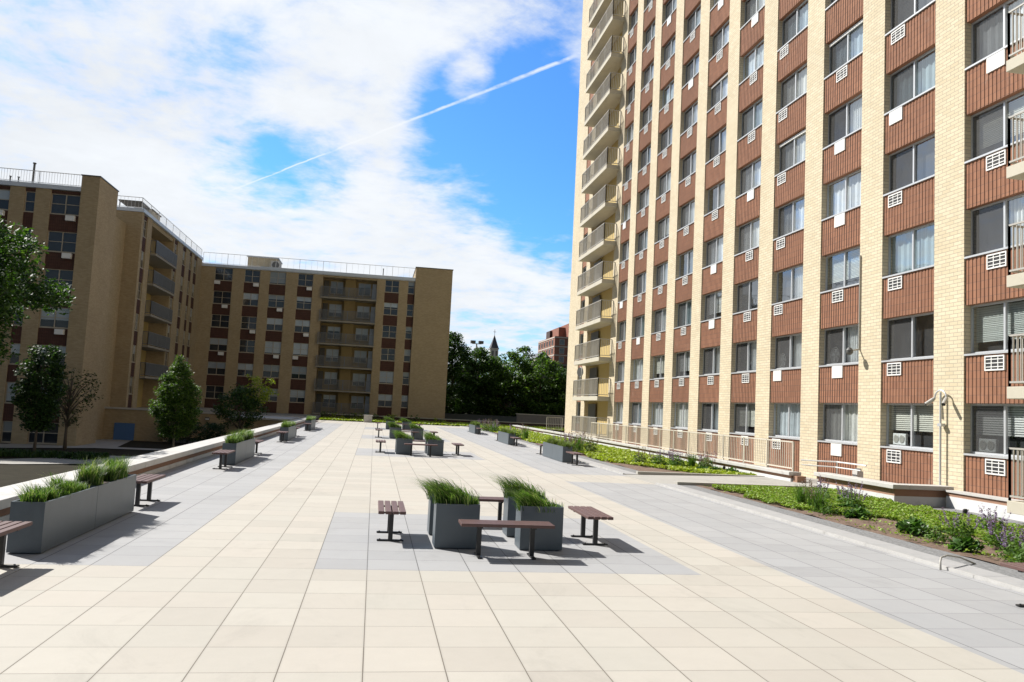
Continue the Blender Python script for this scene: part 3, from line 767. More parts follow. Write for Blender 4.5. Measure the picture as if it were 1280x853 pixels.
# air-conditioner sleeves below the windows
def ac_kit():
    wd, h = .64, .37
    fr = MB(); bk = MB()
    fr.box(-.03, .05, -wd, -wd+.035, 0, h); fr.box(-.03, .05, -.035, 0, 0, h); fr.box(-.03, .05, -wd+.035, -.035, 0, .035); fr.box(-.03, .05, -wd+.035, -.035, h-.035, h)
    for i in (1, 2): y = -wd*i/3; fr.box(-.02, .03, y-.012, y+.012, .035, h-.035)
    for i in (1, 2, 3): z = h*i/4; fr.box(-.024, .03, -wd+.035, -.035, z-.010, z+.010)
    a = mesh_of(fr, 'air_conditioner', M['white_metal'])
    b = mesh_of(bk.box(-.012, .046, -wd+.03, -.03, .03, h-.03), 'grille_back', M['dark'])
    c = MB().box(-.035, .05, -wd+.02, -.02, -.03, h+.01); c.box(-.04, -.035, -wd+.06, -.06, .01, h-.03)
    return a, b, mesh_of(c, 'air_conditioner', M['white_metal'])
ACG, ACB, ACP = ac_kit()
AC_OFF = {1: .45, 2: .9, 3: .85, 4: .95, 5: .95, 6: 1.05, 7: .22, 8: .75, 9: .27, 10: .72}
BLANK = {(8, 0), (8, 1), (8, 3), (8, 4), (7, 1), (5, 2), (5, 3), (6, 4), (9, 4), (10, 4), (2, 2), (4, 7), (3, 9), (1, 5), (6, 7), (5, 8), (1, 3)}
NONE = {(8, 6)}
def tower_ac(k, n):
    if (k, n) in NONE: return
    loc = Vector((TX+.045, yl(k)-AC_OFF[k]-(.35 if k == 1 else 0)+random.uniform(-.04, .04), SILL+n*FH-.46)) - TO
    if (k, n) in BLANK: link('air_conditioner', ACP, tower, loc=loc + Vector((0, 0, .04)))
    else:
        o = link('air_conditioner', ACG, tower, loc=loc); link('grille_back', ACB, o)
for k in range(1, 11):
    for n in range(VISW[k]):
        if k == 1: tower_window(k, n, WW-.36, yl(1)-.36)
        else: tower_window(k, n)
        tower_ac(k, n)
# the rows above the frame: one part
rest, restg = MB(), MB()
for k in range(1, 11):
    for n in range(VISW[k], NFL):
        m = win_frame(WW, WH); ox, oy, oz = TX+.045, yl(k), SILL+n*FH
        b0 = len(rest.v); rest.v += [(x+ox, y+oy, z+oz) for x, y, z in m.v]; rest.f += [tuple(i+b0 for i in f) for f in m.f]; rest.m += [0]*len(m.f)
        rest.box(ox+.17, ox+.19, oy-WW+.045, oy-.045, oz+.05, oz+WH-.05, 1)
tag(rest.build('upper_windows', [M['alu'], M['screen']], tower, TO), kind='stuff')
rb = MB()
for k in range(1, 11): rb.quad((15.21, yl(k)-WW, .5), (15.21, yl(k), .5), (15.21, yl(k), TOPZ-1), (15.21, yl(k)-WW, TOPZ-1))
rb.build('dark_interior', M['room'], tower, TO)
# narrow far windows beside the balconies
NW = MB().box(TX+.16, TX+.2, 57.14, 58.42, 0, .01)
for n in range(14):
    z = SILL-.25+n*FH; f = MB()
    f.box(TX+.12, TX+.18, 57.14, 57.20, z, HEAD+n*FH); f.box(TX+.12, TX+.18, 58.36, 58.42, z, HEAD+n*FH); f.box(TX+.12, TX+.18, 57.20, 58.36, z, z+.06); f.box(TX+.12, TX+.18, 57.20, 58.36, HEAD+n*FH-.06, HEAD+n*FH)
    f.box(TX+.0, TX+.14, 57.14, 58.42, z-.05, z-.003)
    o = f.build('side_window', M['alu'], tower, TO)
    pn = MB().box(TX+.15, TX+.16, 57.2, 58.36, z+.06, HEAD+n*FH-.06).build('pane', M['glass_dark'], o, TO)
    cu = MB().box(TX+.3, TX+.32, 57.15, 58.41, z, HEAD+n*FH).build('curtain', M['curtain'], o, TO)
# balconies
def balcony(y0, y1, zt, x0, xb, door_y):
    sl = MB().box(x0, xb, y0, y1, zt-.27, zt)
    o = sl.build('balcony', M['slab'], tower, TO, bevel=.01)
    P, R_, B = MB(), MB(), MB()
    railing_mb(P, R_, B, (x0+.04, y0+.04), (x0+.04, y1-.04), zt, zt+1.15, 1.6, .11, .02, .009)
    railing_mb(P, R_, B, (x0+.04, y0+.04), (TX-.02, y0+.04), zt, zt+1.15, 1.6, .11, .02, .009)
    railing_mb(P, R_, B, (x0+.04, y1-.04), (TX-.02, y1-.04), zt, zt+1.15, 1.6, .11, .02, .009)
    b0 = len(P.v)
    P.v += R_.v + B.v; n1 = len(R_.v)
    P.f += [tuple(i+b0 for i in f) for f in R_.f] + [tuple(i+b0+n1 for i in f) for f in B.f]; P.m += [0]*(len(R_.f)+len(B.f))
    P.build('railing', M['grey_rail'], o, TO)
    d = MB().box(xb-.16, xb-.1, door_y-1.5, door_y+.3, zt+.02, zt+2.05)
    d.build('door', M['dark_rail'], o, TO)
    return o
for n in range(15): balcony(49.75, 56.27, .48+n*FH if n == 0 else .48+n*FH, 13.95, 15.09, 55.2)
for n in range(8): balcony(9.6, 15.98, .48+n*FH, 13.95, 15.2, 13.0)
MB().box(15.205, 15.215, 9.6, 14.95, 0, TOPZ-1).build('balcony_wall', M['ochre'], tower, TO)
# things in windows
def twin_fan(k, n, off, label):
    t = thing('window_fan', (TX+.29, yl(k)-off, SILL+n*FH+.06), label, 'fan', 'fans standing in tower windows')
    b = MB().box(-.03, .06, -.58, 0, 0, .33); b.build('housing', M['white_metal'], t, bevel=.02)
    g = MB()
    for yy in (-.16, -.42): g.tube([(-.045, yy, .17), (-.031, yy, .17)], [.105, .125], 20)
    g.build('grille', M['grey_rail'], t)
t = thing('satellite_dish', (14.2, 55.6, 4.3), 'dark round satellite dish on the third balcony up of the tower', 'satellite dish')
MB().tube([(14.12, 54.9, 4.15), (14.12, 54.9, 4.5)], .02, 6).build('mount', M['white_metal'], t, t.location)
c = MB(); c.tube([(14.08, 54.87, 4.72), (14.10, 54.88, 4.72), (14.15, 54.9, 4.72)], [.34, .33, .05], 20); o = c.build('dish', M['dark_rail'], t, t.location)
c = MB(); c.tube([(14.095, 54.87+.35*math.cos(a), 4.72+.35*math.sin(a)) for a in [i*math.pi/14 for i in range(29)]], .02, 6); c.build('rim', M['white_metal'], o, t.location)
twin_fan(9, 0, .22, 'white twin fan in the ground floor window left of the camera post')
twin_fan(10, 0, .20, 'white twin fan in the ground floor window right of the camera post')
def round_fan(k, n, off, label):
    t = thing('window_fan', (TX+.28, yl(k)-off, SILL+n*FH+.05), label, 'fan', 'fans standing in tower windows')
    g = MB()
    for r in (.08, .14, .20, .26): g.tube([(0, r*math.cos(a)*1.0, .29+r*math.sin(a)) for a in [i*math.pi/12 for i in range(25)]], .007, 5, cap=False)
    for a in range(12): g.tube([(0, 0, .29), (0, .26*math.cos(a*math.pi/6), .29+.26*math.sin(a*math.pi/6))], .004, 4)
    g.build('cage', M['white_metal'], t)
    b = MB()
    for a in range(5):
        c, s_ = math.cos(a*2*math.pi/5), math.sin(a*2*math.pi/5); c2, s2 = math.cos(a*2*math.pi/5+.6), math.sin(a*2*math.pi/5+.6)
        b.quad((.03, .04*c, .29+.04*s_), (.02, .22*c, .29+.22*s_), (.045, .22*c2, .29+.22*s2), (.035, .04*c2, .29+.04*s2))
    b.build('blades', M['alu'], t); MB().box(-.05, .08, -.13, .13, -.0, .03).build('foot', M['white_metal'], t)
round_fan(8, 1, .52, 'round white fan in the larger of two second floor windows with fans')
round_fan(7, 1, .42, 'round white fan in the second floor window further from the camera post')

# security cameras
t = thing('camera_post', (TX-.1, 19.07, .4), 'thin grey post with two white security cameras against the tan pilaster', 'security camera')
MB().tube([(TX-.12, 19.07, .4), (TX-.12, 19.07, 2.95)], .028, 10).build('pole', M['alu'], t, t.location)
a_ = MB(); a_.tube([(TX-.12, 19.07+.22*math.cos(a), 2.80+.20*math.sin(a)) for a in [i*math.pi/10 for i in range(11)]], .022, 8); a_.build('arm', M['alu'], t, t.location)
MB().box(TX-.16, TX-.03, 19.0, 19.14, 2.05, 2.13).build('bracket', M['alu'], t, t.location)
for s_ in (-1, 1):
    y = 19.07+.22*s_; c = MB(); c.tube([(TX-.12, y, 2.80), (TX-.16, y+.03*s_, 2.75), (TX-.30, y+.12*s_, 2.62)], [.035, .052, .052], 12)
    o = c.build('camera', M['grey_rail'], t, t.location, smooth=False)
    MB().tube([(TX-.30, y+.12*s_, 2.62), (TX-.31, y+.126*s_, 2.612)], .043, 12).build('lens', M['dark'], o, t.location)
t = thing('wall_camera', (TX-.05, 22.9, 5), 'dark dome camera at the foot of a long conduit on a tan pilaster', 'security camera')
MB().tube([(TX-.03, 22.88, 4.3), (TX-.03, 22.88, 7.3)], .022, 8).build('conduit', M['grey_rail'], t, t.location)
MB().tube([(TX-.02, 22.88, 4.33), (TX-.35, 22.86, 4.27)], .025, 8).build('arm', M['grey_rail'], t, t.location)
MB().tube([(TX-.36, 22.86, 4.36), (TX-.36, 22.86, 4.28), (TX-.36, 22.86, 4.2), (TX-.36, 22.86, 4.14)], [.05, .11, .10, .05], 14).build('dome', M['dark_rail'], t, t.location)

# ================================================================== low brick building on the left
low = thing('apartment_building', (-19, 89, 0), 'low tan brick apartment building in shade with brown spandrels and roof railings', 'building')
LO = low.location; FY = 89.4; ZR = 15.45; LH = 2.525
def lsill(n): return 14.05 - LH*(5-n)                     # n = 0 ground .. 5 top
LWH = 1.36
w = MB()
w.box(-19.0, -6.35, 89.62, 103, -1.9, ZR); w.box(-6.35, -.51, 91.2, 103, -1.9, ZR); w.box(-.51, 3.66, 89.62, 103, -1.9, ZR)
w.box(3.66, 7.75, 89.2, 103, -1.9, 17.0)
w.box(-6.35, -.51, 89.5, 91.3, 15.25, ZR-.003)
bays = [(-17.63, -15.8), (-14.58, -12.97), (-11.96, -10.25), (-9.0, -7.39), None, (.37, 1.92), (2.89, 3.62)]
edges = [-19.0, -17.63, -15.8, -14.58, -12.97, -11.96, -10.25, -9.0, -7.39, -6.35]
for a, b in ((-19.2, -17.63), (-15.8, -14.58), (-12.97, -11.96), (-10.25, -9.0), (-7.39, -6.35), (-.51, .37), (1.92, 2.89)):
    w.box(a, b, FY, 89.62, -1.9, ZR-.004)
w.box(-3.93, -2.81, 90.4, 91.2, 0, ZR-.2)
# side wing
SX = -19.0
w.box(-33, -19.2, 67.1, 69.84, -1.9, 15.98); w.box(-33, -20.6, 69.84, 77.17, -1.9, 15.98); w.box(-33, -19.2, 77.17, 103, -1.9, 15.98)
w.box(-20.6, -19.1, 69.84, 77.17, 15.6, 15.97)
for a, b in ((66.9, 67.42), (68.55, 69.84), (77.17, 77.5), (78.75, 80.75), (82.1, 83.65), (84.75, 85.7), (87.1, 89.4)):
    w.box(-19.2, SX, a, b, -1.9, 15.97)
w.box(-21.0, -19.2, 66.9, 67.1, -1.9, 15.97); w.box(-24, -21.75, 66.9, 67.1, -1.9, 15.97)
# front block and its end pier
w.box(-44, -20.15, 57.22, 67.1, -1.9, 14.95)
for a, b in ((-44, -27.6), (-26.6, -26.4), (-24.50, -23.58), (-22.95, -21.98)): w.box(a, b, 57.0, 57.22, -1.9, 14.945)
w.box(-20.14, -19.02, 56.9, 60.75, -1.9, 16.02)
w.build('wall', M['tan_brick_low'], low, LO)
# copings
c = MB(); c.box(-19.0, -12.93, 89.28, 89.7, ZR, 15.74); c.box(-12.93, 3.66, 89.26, 89.7, 15.52, 15.84); c.box(-12.93, 3.66, 89.36, 89.72, 15.452, 15.518)
c.box(-19.3, -18.88, 66.8, 89.28, 15.98, 16.26); c.box(-24, -19.3, 66.8, 67.2, 15.985, 16.255)
c.box(-44, -20.15, 56.88, 57.35, 14.95, 15.24)
c.build('coping', M['coping_shade_blue'], low, LO)
c = MB(); c.box(3.6, 7.81, 89.14, 103, 17.0, 17.08); c.box(-20.2, -18.97, 56.84, 60.8, 16.02, 16.09); c.build('pier_cap', M['dark_rail'], low, LO)
c = MB(); c.box(-18.8, 3.6, 89.8, 102.8, ZR+.002, ZR+.05); c.box(-32.8, -19.4, 67.3, 102.8, 15.982, 16.02); c.box(-43.8, -20.4, 57.4, 66.9, 14.952, 15.0)
c.build('roof', M['roofing'], low, LO)
# roof railings
def roof_rail(p0, p1, z0, z1, bar=.13):
    P, R_, B = MB(), MB(), MB(); railing_mb(P, R_, B, p0, p1, z0, z1, 2.6, bar, .02, .007)
    b0 = len(P.v); n1 = len(R_.v); P.v += R_.v+B.v
    P.f += [tuple(i+b0 for i in f) for f in R_.f]+[tuple(i+b0+n1 for i in f) for f in B.f]; P.m += [0]*(len(R_.f)+len(B.f))
    P.build('roof_railing', M['white_metal'], low, LO)
roof_rail((-18.95, 89.55), (3.6, 89.55), 15.75, 16.95, .62)
roof_rail((-19.1, 66.95), (-19.1, 89.3), 16.25, 17.15, .3)
roof_rail((-24, 66.97), (-19.1, 66.97), 16.25, 17.15, .26)
roof_rail((-44, 57.1), (-20.2, 57.1), 15.24, 16.1, .17)
# spandrels of each bay, windows between them
def lspand(a, b, axis):
    top = {'y': 15.4, 'x': 15.9, 'f': 14.9, 's': 15.9}[axis]; dz = -.72 if axis == 'f' else (.17 if axis in 'xs' else 0)
    lo_n = -1 if axis == 'f' else 0
    zs = [(-1.9 if axis != 'f' else -1.85, lsill(lo_n)+dz-.05)]
    for n in range(lo_n, 6): zs.append((lsill(n)+dz+LWH, (lsill(n+1)+dz-.05) if n < 5 else top))
    for z0, z1 in zs:
        if z1 - z0 < .02: continue
        s_ = MB()
        if axis == 'y': s_.box(a, b, 89.47, 89.615, z0, z1)
        elif axis == 'f': s_.box(a, b, 57.06, 57.215, z0, z1)
        elif axis == 's': s_.box(a, b, 66.96, 67.095, z0, z1)
        else: s_.box(-19.195, -19.06, a, b, z0, z1)
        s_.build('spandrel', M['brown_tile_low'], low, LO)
LK = {}
def lkit(wd):
    key = round(wd, 2)
    if key in LK: return LK[key]
    f = MB(); h = LWH; t_ = .05
    f.box(0, t_, 0, .05, 0, h); f.box(wd-t_, wd, 0, .05, 0, h); f.box(t_, wd-t_, 0, .05, h-t_, h); f.box(t_, wd-t_, 0, .05, 0, t_)
    if wd > 1.0: f.box(wd/2-.03, wd/2+.03, -.01, .045, t_, h-t_)
    f.box(t_, wd-t_, .0, .04, h*.5-.02, h*.5+.02); f.box(-.02, wd+.02, -.07, .05, -.045, -.002)
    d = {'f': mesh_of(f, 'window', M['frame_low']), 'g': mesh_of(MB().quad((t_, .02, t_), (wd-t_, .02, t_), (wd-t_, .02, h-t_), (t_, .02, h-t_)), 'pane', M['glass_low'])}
    for i, k in enumerate((.35, .5, .62, .9)): d['b%d' % i] = mesh_of(MB().quad((t_, .05, h*(1-k)), (wd-t_, .05, h*(1-k)), (wd-t_, .05, h-t_), (t_, .05, h-t_)), 'blind', M['blind_low'])
    LK[key] = d; return d
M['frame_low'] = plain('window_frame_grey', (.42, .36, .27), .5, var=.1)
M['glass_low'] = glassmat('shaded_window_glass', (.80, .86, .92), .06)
def lwin(x, y, z, wd, rot=0):
    d = lkit(wd); o = link('window', d['f'], low, loc=Vector((x, y, z))-LO); o.rotation_euler = (0, 0, rot)
    link('pane', d['g'], o)
    if random.random() < .72: link('blind', d['b%d' % random.choice((0, 1, 1, 2, 3))], o)
    return o
acl = mesh_of(MB().box(0, .55, -.30, .05, 0, .34), 'air_conditioner', M['white_metal'])
for i, b in enumerate(bays):
    if not b: continue
    lspand(b[0], b[1], 'y')
    for n in range(6):
        lwin(b[0], 89.52, lsill(n), b[1]-b[0])
        if i < 4 and (i*7+n*3) % 5 < 3 and n > 1: link('air_conditioner', acl, low, loc=Vector((b[0]+(.05 if (i+n) % 2 else 1.0), 89.46, lsill(n)-.44))-LO)
for (a, b) in ((67.42, 68.55), (77.5, 78.75), (80.75, 82.1), (83.65, 84.75), (85.7, 87.1)):
    lspand(a, b, 'x')
    for n in range(6): lwin(-19.10, a, lsill(n)+.17, b-a, math.pi/2)
lspand(-21.75, -21.0, 's')
for n in range(1, 6): lwin(-21.75, 67.0, lsill(n)+.17, .75)
for (a, b) in ((-26.4, -24.50), (-23.58, -22.95), (-21.98, -20.15)):
    lspand(a, b, 'f')
    for n in range(-1, 6): lwin(a, 57.12, lsill(n)-.72, b-a)
    if b-a > 1.5:
        for n in (5, 4, 2): link('air_conditioner', acl, low, loc=Vector((b-.75, 57.05, lsill(n)-.72-.44))-LO)
rb = MB(); rb.quad((-19, 89.61, .3), (-6.36, 89.61, .3), (-6.36, 89.61, 15.4), (-19, 89.61, 15.4)); rb.quad((-.5, 89.61, .3), (3.65, 89.61, .3), (3.65, 89.61, 15.4), (-.5, 89.61, 15.4)); rb.quad((-44, 57.212, -1.8), (-20.2, 57.212, -1.8), (-20.2, 57.212, 14.9), (-44, 57.212, 14.9))
rb.quad((-19.192, 67.2, .3), (-19.192, 69.83, .3), (-19.192, 69.83, 15.9), (-19.192, 67.2, 15.9)); rb.quad((-19.192, 77.18, .3), (-19.192, 89.3, .3), (-19.192, 89.3, 15.9), (-19.192, 77.18, 15.9)); rb.quad((-21.8, 67.09, .3), (-20.9, 67.09, .3), (-20.9, 67.09, 15.9), (-21.8, 67.09, 15.9))
rb.build('dark_interior', M['room'], low, LO)
# far balconies: slab with railing, french windows in the recess
def low_balcony(z, fy=True):
    if fy:
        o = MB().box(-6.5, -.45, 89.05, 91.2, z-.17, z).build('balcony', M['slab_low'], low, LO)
        P, R_, B = MB(), MB(), MB()
        railing_mb(P, R_, B, (-6.45, 89.1), (-.5, 89.1), z, z+1.1, 1.5, .10, .025, .018)
        railing_mb(P, R_, B, (-6.45, 89.1), (-6.45, 89.45), z, z+1.1, 1, .13, .02, .009)
        al = -.0
        MB().box(-6.3, -5.75, 91.1, 91.165, z+.02, z+2.05).build('balcony_door', M['frame_dark'], o, LO)
        for (a, b) in ((-5.6, -4.2), (-2.55, -1.15)):
            wd = b-a; bk = MB().box(a, b, 91.13, 91.165, z+.6, z+2.0)
            f = MB(); f.box(a, a+.06, 91.05, 91.12, z+.6, z+2.0); f.box(b-.06, b, 91.05, 91.12, z+.6, z+2.0); f.box(a+.06, b-.06, 91.05, 91.12, z+1.94, z+2.0); f.box(a+.06, b-.06, 91.05, 91.12, z+.6, z+.66); f.box(a+wd/2-.03, a+wd/2+.03, 91.05, 91.12, z+.66, z+1.94)
            o2 = f.build('balcony_window', M['frame_low'], o, LO); bk.build('room_back', M['dark'], o2, LO)
            kb_ = random.choice((.35, .5, .55, .7))
            MB().quad((a+.06, 91.115, z+1.94-1.28*kb_), (b-.06, 91.115, z+1.94-1.28*kb_), (b-.06, 91.115, z+1.94), (a+.06, 91.115, z+1.94)).build('blind', M['blind_low'], o2, LO)
            MB().quad((a+.06, 91.08, z+.66), (b-.06, 91.08, z+.66), (b-.06, 91.08, z+1.94), (a+.06, 91.08, z+1.94)).build('pane', M['glass_low'], o2, LO)
        MB().box(-1.0, -.56, 91.1, 91.165, z+.02, z+2.0).build('balcony_door', M['coping_shade_blue'], o, LO)
    else:
        o = MB().box(-20.6, -18.55, 69.9, 77.1, z-.17, z).build('balcony', M['slab_low'], low, LO)
        P, R_, B = MB(), MB(), MB()
        railing_mb(P, R_, B, (-18.6, 69.95), (-18.6, 77.05), z, z+1.1, 1.5, .08, .02, .014)
        railing_mb(P, R_, B, (-18.6, 69.95), (-19.0, 69.95), z, z+1.1, 1, .08, .02, .014)
        MB().box(-20.6, -20.54, 72.0, 74.0, z, z+2.0).build('balcony_door', M['frame_low'], o, LO)
    b0 = len(P.v); n1 = len(R_.v); P.v += R_.v+B.v
    P.f += [tuple(i+b0 for i in f) for f in R_.f]+[tuple(i+b0+n1 for i in f) for f in B.f]; P.m += [0]*(len(R_.f)+len(B.f))
    P.build('railing', M['low_rail'], o, LO)
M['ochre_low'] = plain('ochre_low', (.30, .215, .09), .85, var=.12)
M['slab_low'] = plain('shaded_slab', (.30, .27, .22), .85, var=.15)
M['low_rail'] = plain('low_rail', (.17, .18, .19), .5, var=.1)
for z in (13.05, 10.5, 8.0, 5.5, 2.95, .45): low_balcony(z)
for z in (13.25, 10.75, 8.2, 5.65, 3.1): low_balcony(z, False)
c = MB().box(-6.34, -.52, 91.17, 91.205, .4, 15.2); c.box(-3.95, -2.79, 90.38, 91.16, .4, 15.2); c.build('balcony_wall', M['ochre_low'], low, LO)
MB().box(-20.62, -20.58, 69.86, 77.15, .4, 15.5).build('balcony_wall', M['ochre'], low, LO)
o = MB().box(-20.57, -20.5, 70.3, 72.0, .48, 2.5).build('balcony_door', M['coping_shade_blue'], low, LO)

t = thing('roof_house', (-13, 93, 15.5), 'small tan brick stair house on the far roof', 'roof house')
MB().box(-14.7, -11.5, 91.5, 95, 15.45, 17.15).build('wall', M['tan_brick_roof'] if 'tan_brick_roof' in M else M['tan_brick'], t, t.location)
MB().box(-14.8, -11.4, 91.4, 95.1, 17.15, 17.25).build('roof', M['coping_shade_blue'], t, t.location)
t = thing('roof_tank', (-11.6, 91, 15.8), 'small pale unit with round front beside the stair house on the roof', 'roof unit')
MB().box(-12.1, -11.1, 90.6, 91.4, 15.5, 16.75).build('casing', M['coping'], t, t.location)
MB().tube([(-11.6, 90.6, 16.3), (-11.6, 90.55, 16.3)], .38, 18).build('fan_cover', M['dark_rail'], t, t.location)
t = thing('roof_house', (-20.4, 73, 16), 'small beige stair house behind the railing of the side wing roof', 'roof house')
MB().box(-20.9, -19.6, 71.5, 74.2, 16.0, 17.2).build('wall', M['tan_brick'], t, t.location)
MB().box(-21.0, -19.5, 71.4, 74.3, 17.2, 17.27).build('roof', M['roofing'], t, t.location)
t = thing('roof_canopy', (-20.3, 69, 16.2), 'dark flat canopy on thin posts at the side wing roof corner', 'canopy')
MB().box(-21.2, -19.4, 67.9, 70.2, 17.0, 17.08).build('canopy_top', M['frame_dark'], t, t.location)
c = MB()
for x in (-21.1, -19.5):
    for y in (68.0, 70.1): c.box(x-.03, x+.03, y-.03, y+.03, 16.02, 17.0)
c.build('frame', M['frame_dark'], t, t.location)
t = thing('roof_pipe', (-23.5, 57.8, 15.0), 'tall dark vent pipe above the left front roof', 'vent pipe', 'vent pipes on the roofs')
MB().tube([(-23.52, 57.8, 15), (-23.5, 57.8, 16.75)], .07, 10).build('pipe', M['dark_rail'], t, t.location); MB().tube([(-23.5, 57.8, 16.75), (-23.5, 57.8, 16.82)], .11, 10).build('cap', M['dark_rail'], t, t.location)
for (x, y, z0, z1, lab) in ((-24.95, 57.9, 15, 15.75, 'short dark vent pipe near the left end of the front roof'), (-24.4, 57.8, 15, 15.72, 'short grey vent pipe between the short and the tall dark pipes'), (.08, 90, 15.5, 16.65, 'thin dark vent pipe on the far roof above the balconies')):
    tag(MB().tube([(x, y, z0), (x, y, z1)], .05, 8).tube([(x, y, z1), (x, y, z1+.06)], .08, 8).build('roof_pipe', M['dark_rail']), lab, 'vent pipe', 'vent pipes on the roofs')

# terrace and retaining walls between courtyard and low building
tr = MB(); tr.box(-21.5, -16.0, 66.0, 89.5, -1.9, .42); tr.box(-15.99, -5.4, 73.2, 89.5, -1.9, .2)
struct('terrace', tr, M['path'])
t = thing('retaining_wall', (-18.5, 65.9, -1.9), 'tan brick retaining wall with a blue door at the end of the courtyard', 'wall')
MB().box(-20.9, -15.98, 65.8, 65.99, -1.95, .40).build('wall', M['tan_brick_low'], t, t.location); MB().box(-15.975, -15.8, 65.8, 73.1, -1.95, .2).build('wall', M['tan_brick_low'], t, t.location)
MB().box(-20.95, -15.75, 65.7, 66.1, .42, .55).build('coping', M['coping'], t, t.location)
MB().box(-19.35, -17.9, 65.72, 65.8, -1.9, -.62).build('door', M['blue_paint'], t, t.location)
t = thing('retaining_wall', (-10, 73, -1.9), 'pale capped retaining wall behind the dark shrubs of the courtyard', 'wall')
MB().box(-15.78, -5.4, 73.0, 73.19, -1.95, .16).build('wall', M['tan_brick_low'], t, t.location); MB().box(-15.75, -5.4, 72.9, 73.3, .2, .32).build('coping', M['coping'], t, t.location)
t = thing('raised_bed', (-9, 66, -1.9), 'square tan brick raised bed with pale coping beside the parapet', 'raised bed')
MB().box(-10.6, -6.3, 63.0, 70.6, -1.95, .18).build('wall', M['tan_brick_low'], t, t.location); MB().box(-10.75, -6.15, 62.85, 70.75, .18, .30).build('coping', M['coping'], t, t.location)
t = thing('wall_lamp', (-14, 72.9, -.4), 'small dark wall lamp on the capped retaining wall', 'lamp')
MB().box(-14.2, -13.85, 72.75, 72.99, -.35, -.1).build('housing', M['dark_rail'], t, t.location); MB().box(-14.17, -13.88, 72.735, 72.75, -.32, -.2).build('lens', M['white_metal'], t, t.location)
# dark band at the plaza end
t = thing('end_wall', (8, 84.6, 0), 'long dark low wall with thin pale cap at the far end of the lawn', 'wall')
MB().box(-5.3, 21.5, 84.5, 84.75, -1.9, .42).build('wall', M['dark_brick'], t, t.location); MB().box(-5.3, 21.5, 84.42, 84.83, .42, .50).build('coping', M['concrete'], t, t.location)
t = thing('side_wall', (19, 92, 0), 'grey wall darkened for shade below the far trees beside the tower corner', 'wall')
MB().box(15.6, 21.4, 88.0, 88.3, -1.9, 1.3).build('wall', M['roofing'], t, t.location); MB().box(15.5, 21.5, 87.93, 88.37, 1.3, 1.4).build('coping', M['concrete'], t, t.location)  # dark grey puts the wall's shade into its colour
t = thing('utility_box', (-.48, 78, 0), 'small white box on the far edge of the plaza', 'utility box')
MB().box(-.85, -.1, 75.4, 75.9, 0, .62).build('cabinet', M['coping'], t, t.location, bevel=.02); MB().box(-.9, -.05, 75.35, 75.95, .62, .68).build('lid', M['coping'], t, t.location)

# ================================================================== far background
t = thing('brick_building', (42, 190, 10), 'distant red brick block with pale stone bands rising over the trees', 'building')
MB().box(39.9, 52, 180, 199, -2, 18.9).box(41.4, 46, 183, 197, 18.9, 21.3).box(43.0, 56, 179.8, 196, -2, 22.0).build('wall', M['red_brick'], t, t.location)
c = MB()
for z in (14.4, 16.4, 18.5): c.box(39.82, 39.9, 180, 199, z, z+.28); c.box(39.9, 43.0, 179.92, 180, z, z+.28)
c.build('stone_band', M['stone_band'], t, t.location)
for z in (10.9, 12.9, 14.9, 16.9):
    for i in range(6):
        y = 181.5+i*3.0; f = MB().box(39.84, 39.9, y, y+1.5, z, z+1.35); o = f.build('window', M['stone_band'], t, t.location)
        MB().box(39.81, 39.838, y+.1, y+1.4, z+.1, z+1.25).build('pane', M['dark'], o, t.location)
    o = MB().box(41.0, 42.2, 179.93, 180, z, z+1.35).build('window', M['stone_band'], t, t.location); MB().box(41.08, 42.12, 179.9, 179.93, z+.1, z+1.25).build('pane', M['glass_low'], o, t.location)
MB().box(40.8, 41.4, 190, 194, 18.9, 21.0).build('vent_stack', M['dark_brick'], t, t.location)
t = thing('church_tower', (25.9, 180, 0), 'white church belfry with a dark pointed spire behind the trees', 'church')
MB().box(25.0, 26.8, 179.1, 180.9, -2, 15.0).box(24.85, 26.95, 178.95, 181.05, 15.0, 15.2).build('belfry', M['coping'], t, t.location)
c = MB(); c.tube([(25.9, 180, 15.2), (25.9, 180, 16.0), (25.9, 180, 18.2)], [1.15, .82, .03], 8); c.build('spire', M['slate_roof'], t, t.location)
c = MB().box(25.86, 25.94, 179.96, 180.04, 18.1, 19.5).box(25.6, 26.2, 179.97, 180.03, 18.9, 18.98); c.build('cross', M['dark_rail'], t, t.location)
c = MB()
for x in (25.4, 26.2): c.box(x, x+.35, 179.05, 179.1, 13.4, 14.6)
c.build('louvre', M['dark_rail'], t, t.location)
t = thing('lamp_mast', (13.4, 110, 0), 'tall grey light mast with two box lamps over the trees', 'lamp')
MB().tube([(13.4, 110, -1.9), (13.4, 110, 10.6)], [.16, .09], 10).build('mast', M['grey_rail'], t, t.location)
c = MB()
MB().box(12.75, 14.05, 109.95, 110.05, 10.5, 10.58).build('crossarm', M['grey_rail'], t, t.location)
for x in (12.55, 13.65): MB().box(x, x+.65, 109.6, 110.4, 10.58, 10.95).build('lamp_head', M['dark_rail'], t, t.location)
t = thing('dark_house', (30, 132, 0), 'dark grey flat roofed building half hidden behind the far trees', 'building')
MB().box(25.5, 42, 128, 140, -1.9, 9.2).build('wall', M['dark_brick'], t, t.location); MB().box(25.3, 42.2, 127.8, 140.2, 9.2, 9.5).build('roof', M['roofing'], t, t.location)
for z in (2.2, 4.6, 7.0):
    for i in range(4): o = MB().box(26.3+i*2.4, 27.9+i*2.4, 127.93, 128, z, z+1.2).build('window', M['frame_dark'], t, t.location)
t = thing('backdrop_block', (14, 126, 0), 'long low dark block added behind the trunks of the far trees', 'backdrop_block')  # unseen block added to close the light gaps under the trees
